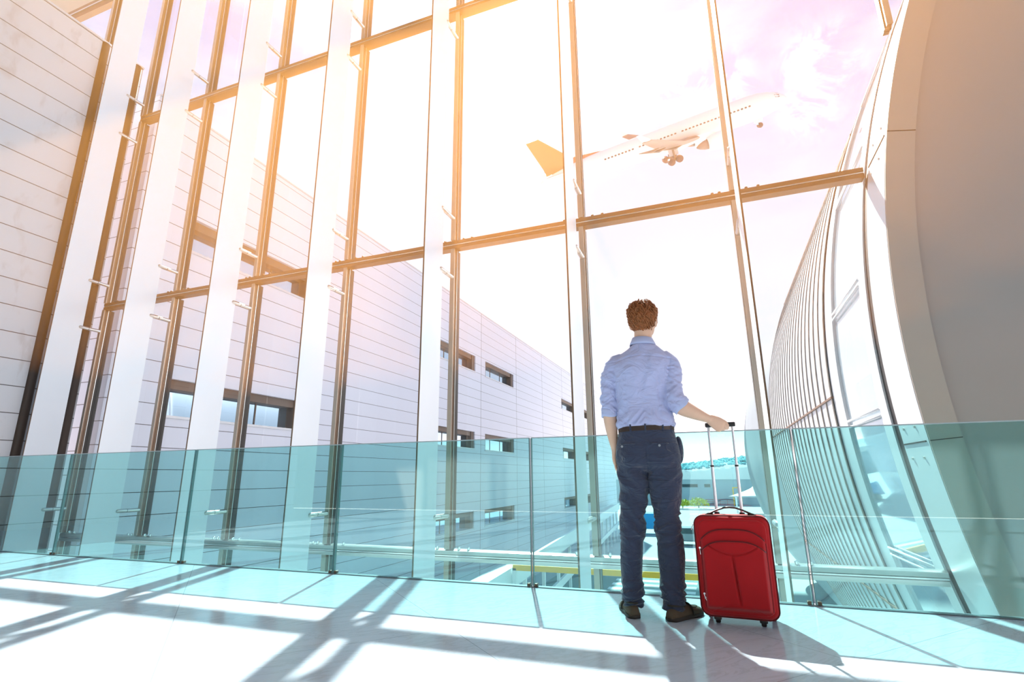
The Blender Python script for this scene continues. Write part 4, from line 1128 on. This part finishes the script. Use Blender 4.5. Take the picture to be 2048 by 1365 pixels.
def hip_y(x, b_=0.1175, a=0.1665, e=2.3): return -b_ * max(0.0, 1 - abs((x + 0.043) / a) ** e) ** (1 / e)
for x in (-0.132, -0.043, 0.060, 0.105):
    MB().box(x - 0.005, x + 0.005, hip_y(x) - 0.009, hip_y(x) - 0.004, 1.034, 1.084).build('belt_loop', 'trouser', trs, bevel=0.0015)
def seat_y(x, z): return -(0.134 - 0.10 * max(0, z - 0.93) ) * max(0.0, 1 - abs((x + 0.043) / 0.19) ** 2.3) ** (1 / 2.3) - 0.006
for x0, x1, xb in ((-0.025, 0.085, 0.032), (-0.200, -0.110, -0.190)):
    xs = [lerp(x0, x1, i / 10) for i in range(11)]
    MB().tube([(x, seat_y(x, 0.965) - 0.002, 0.965) for x in xs], (0.0035), 8).build('pocket_welt', 'trouser', trs, smooth=True)
    MB().cyl((xb, seat_y(xb, 0.952) - 0.001, 0.952), (xb, seat_y(xb, 0.952) - 0.0065, 0.952), 0.0072, 16).build('button', 'horn', trs, auto=True)
pk = MB(); ellipsoid(pk, (0.146, 0.030, 0.93), (0.026, 0.050, 0.085), None, 12); pk.build('hip_pocket', 'trouser', trs, smooth=True)

# shoes
def shoe(hx, hy, ang, label):
    f_ = Vector((math.sin(R_(ang)), math.cos(R_(ang)), 0)); s_ = Vector((f_.y, -f_.x, 0)); H_ = Vector((hx, hy, 0))
    secs = [(0.0, 0.018, 0.040), (0.012, 0.030, 0.058), (0.05, 0.037, 0.070), (0.10, 0.038, 0.074), (0.15, 0.041, 0.070), (0.19, 0.046, 0.062), (0.235, 0.047, 0.052), (0.268, 0.040, 0.044), (0.288, 0.026, 0.034), (0.298, 0.010, 0.024)]
    rs = []
    for l, w, h in secs:
        rs.append([H_ + f_ * l + s_ * (w * math.copysign(abs(math.cos(a)) ** 0.8, math.cos(a))) + Vector((0, 0, 0.016 + max(0, math.sin(a)) * (h - 0.016))) for a in [2 * PI * j / 24 for j in range(24)]])
    sh_ = MB().rings(rs).build('shoe', 'shoe', man, smooth=True)
    for (z, g) in ((0, 0),):
        rs = []
        for zz, g in ((0.0005, 0.97), (0.004, 1.02), (0.018, 1.03), (0.0205, 0.96)):
            r = []
            for j in range(40):
                a = 2 * PI * j / 40; l = 0.149 + 0.151 * math.cos(a) * g
                # width outline along the length
                t = max(0.0, min(0.298, l)); w = np.interp(t, [q[0] for q in secs], [q[1] for q in secs])
                r.append(H_ + f_ * l + s_ * (math.copysign(1, math.sin(a)) * (w + 0.003) * g * min(1, abs(math.sin(a)) * 2.2)) + Vector((0, 0, zz)))
            rs.append(r)
        MB().rings(rs).build('sole', 'sole', sh_, smooth=True)
    # apron seam, strap and opening
    P_ = []
    for i in range(21):
        a = PI * i / 20 - PI / 2
        l = 0.175 + 0.085 * math.cos(a); w = 0.030 * math.sin(a)
        hgt = np.interp(l, [q[0] for q in secs], [q[2] for q in secs]); ww = np.interp(l, [q[0] for q in secs], [q[1] for q in secs])
        P_.append(H_ + f_ * l + s_ * w + Vector((0, 0, 0.016 + (hgt - 0.016) * math.sqrt(max(0.1, 1 - (w / ww) ** 2)) + 0.001)))
    MB().tube(P_, 0.0028, 8).build('apron_seam', 'sole', sh_, smooth=True)
    P_ = []
    for i in range(13):
        a = PI * i / 12; l = 0.165
        P_.append(H_ + f_ * l + s_ * (0.0435 * math.cos(a)) + Vector((0, 0, 0.016 + 0.055 * math.sin(a))))
    MB().tube(P_, [(0.010, 0.0025)] * 13, 8, up=tuple(f_)).build('strap', 'sole', sh_, smooth=True)
    P_ = []
    for j in range(28):
        a = 2 * PI * j / 28
        P_.append(H_ + f_ * (0.078 + 0.066 * math.cos(a)) + s_ * (0.034 * math.sin(a)) + Vector((0, 0, 0.073 - 0.006 * math.cos(a))))
    MB().tube(P_, 0.005, 8, closed=True).build('opening_trim', 'sole', sh_, smooth=True)
    return sh_
shoe(-0.172, -0.137, -14, 'left')
shoe(0.012, -0.150, 36, 'right')
# ------------------------------------------------------------------ added orange haze volume, shaped to imitate the warm glow high up
hz = MB().box(-7.4, 8.5, -3.9, 6.17, 2.0, 12.55).build('haze', None)
hm = bpy.data.materials.new('warm haze'); hm.use_nodes = True; t_ = hm.node_tree; t_.nodes.clear()
vs = t_.nodes.new('ShaderNodeVolumeScatter'); vs.inputs['Color'].default_value = (1.0, 0.36, 0.07, 1); vs.inputs['Density'].default_value = HAZE
vs.inputs['Anisotropy'].default_value = 0.42
ot = t_.nodes.new('ShaderNodeOutputMaterial'); t_.links.new(vs.outputs[0], ot.inputs['Volume'])
hz.data.materials.append(hm)
tag(hz, 'added orange haze volume imitating the warm glow in the upper hall', 'haze', kind='stuff')
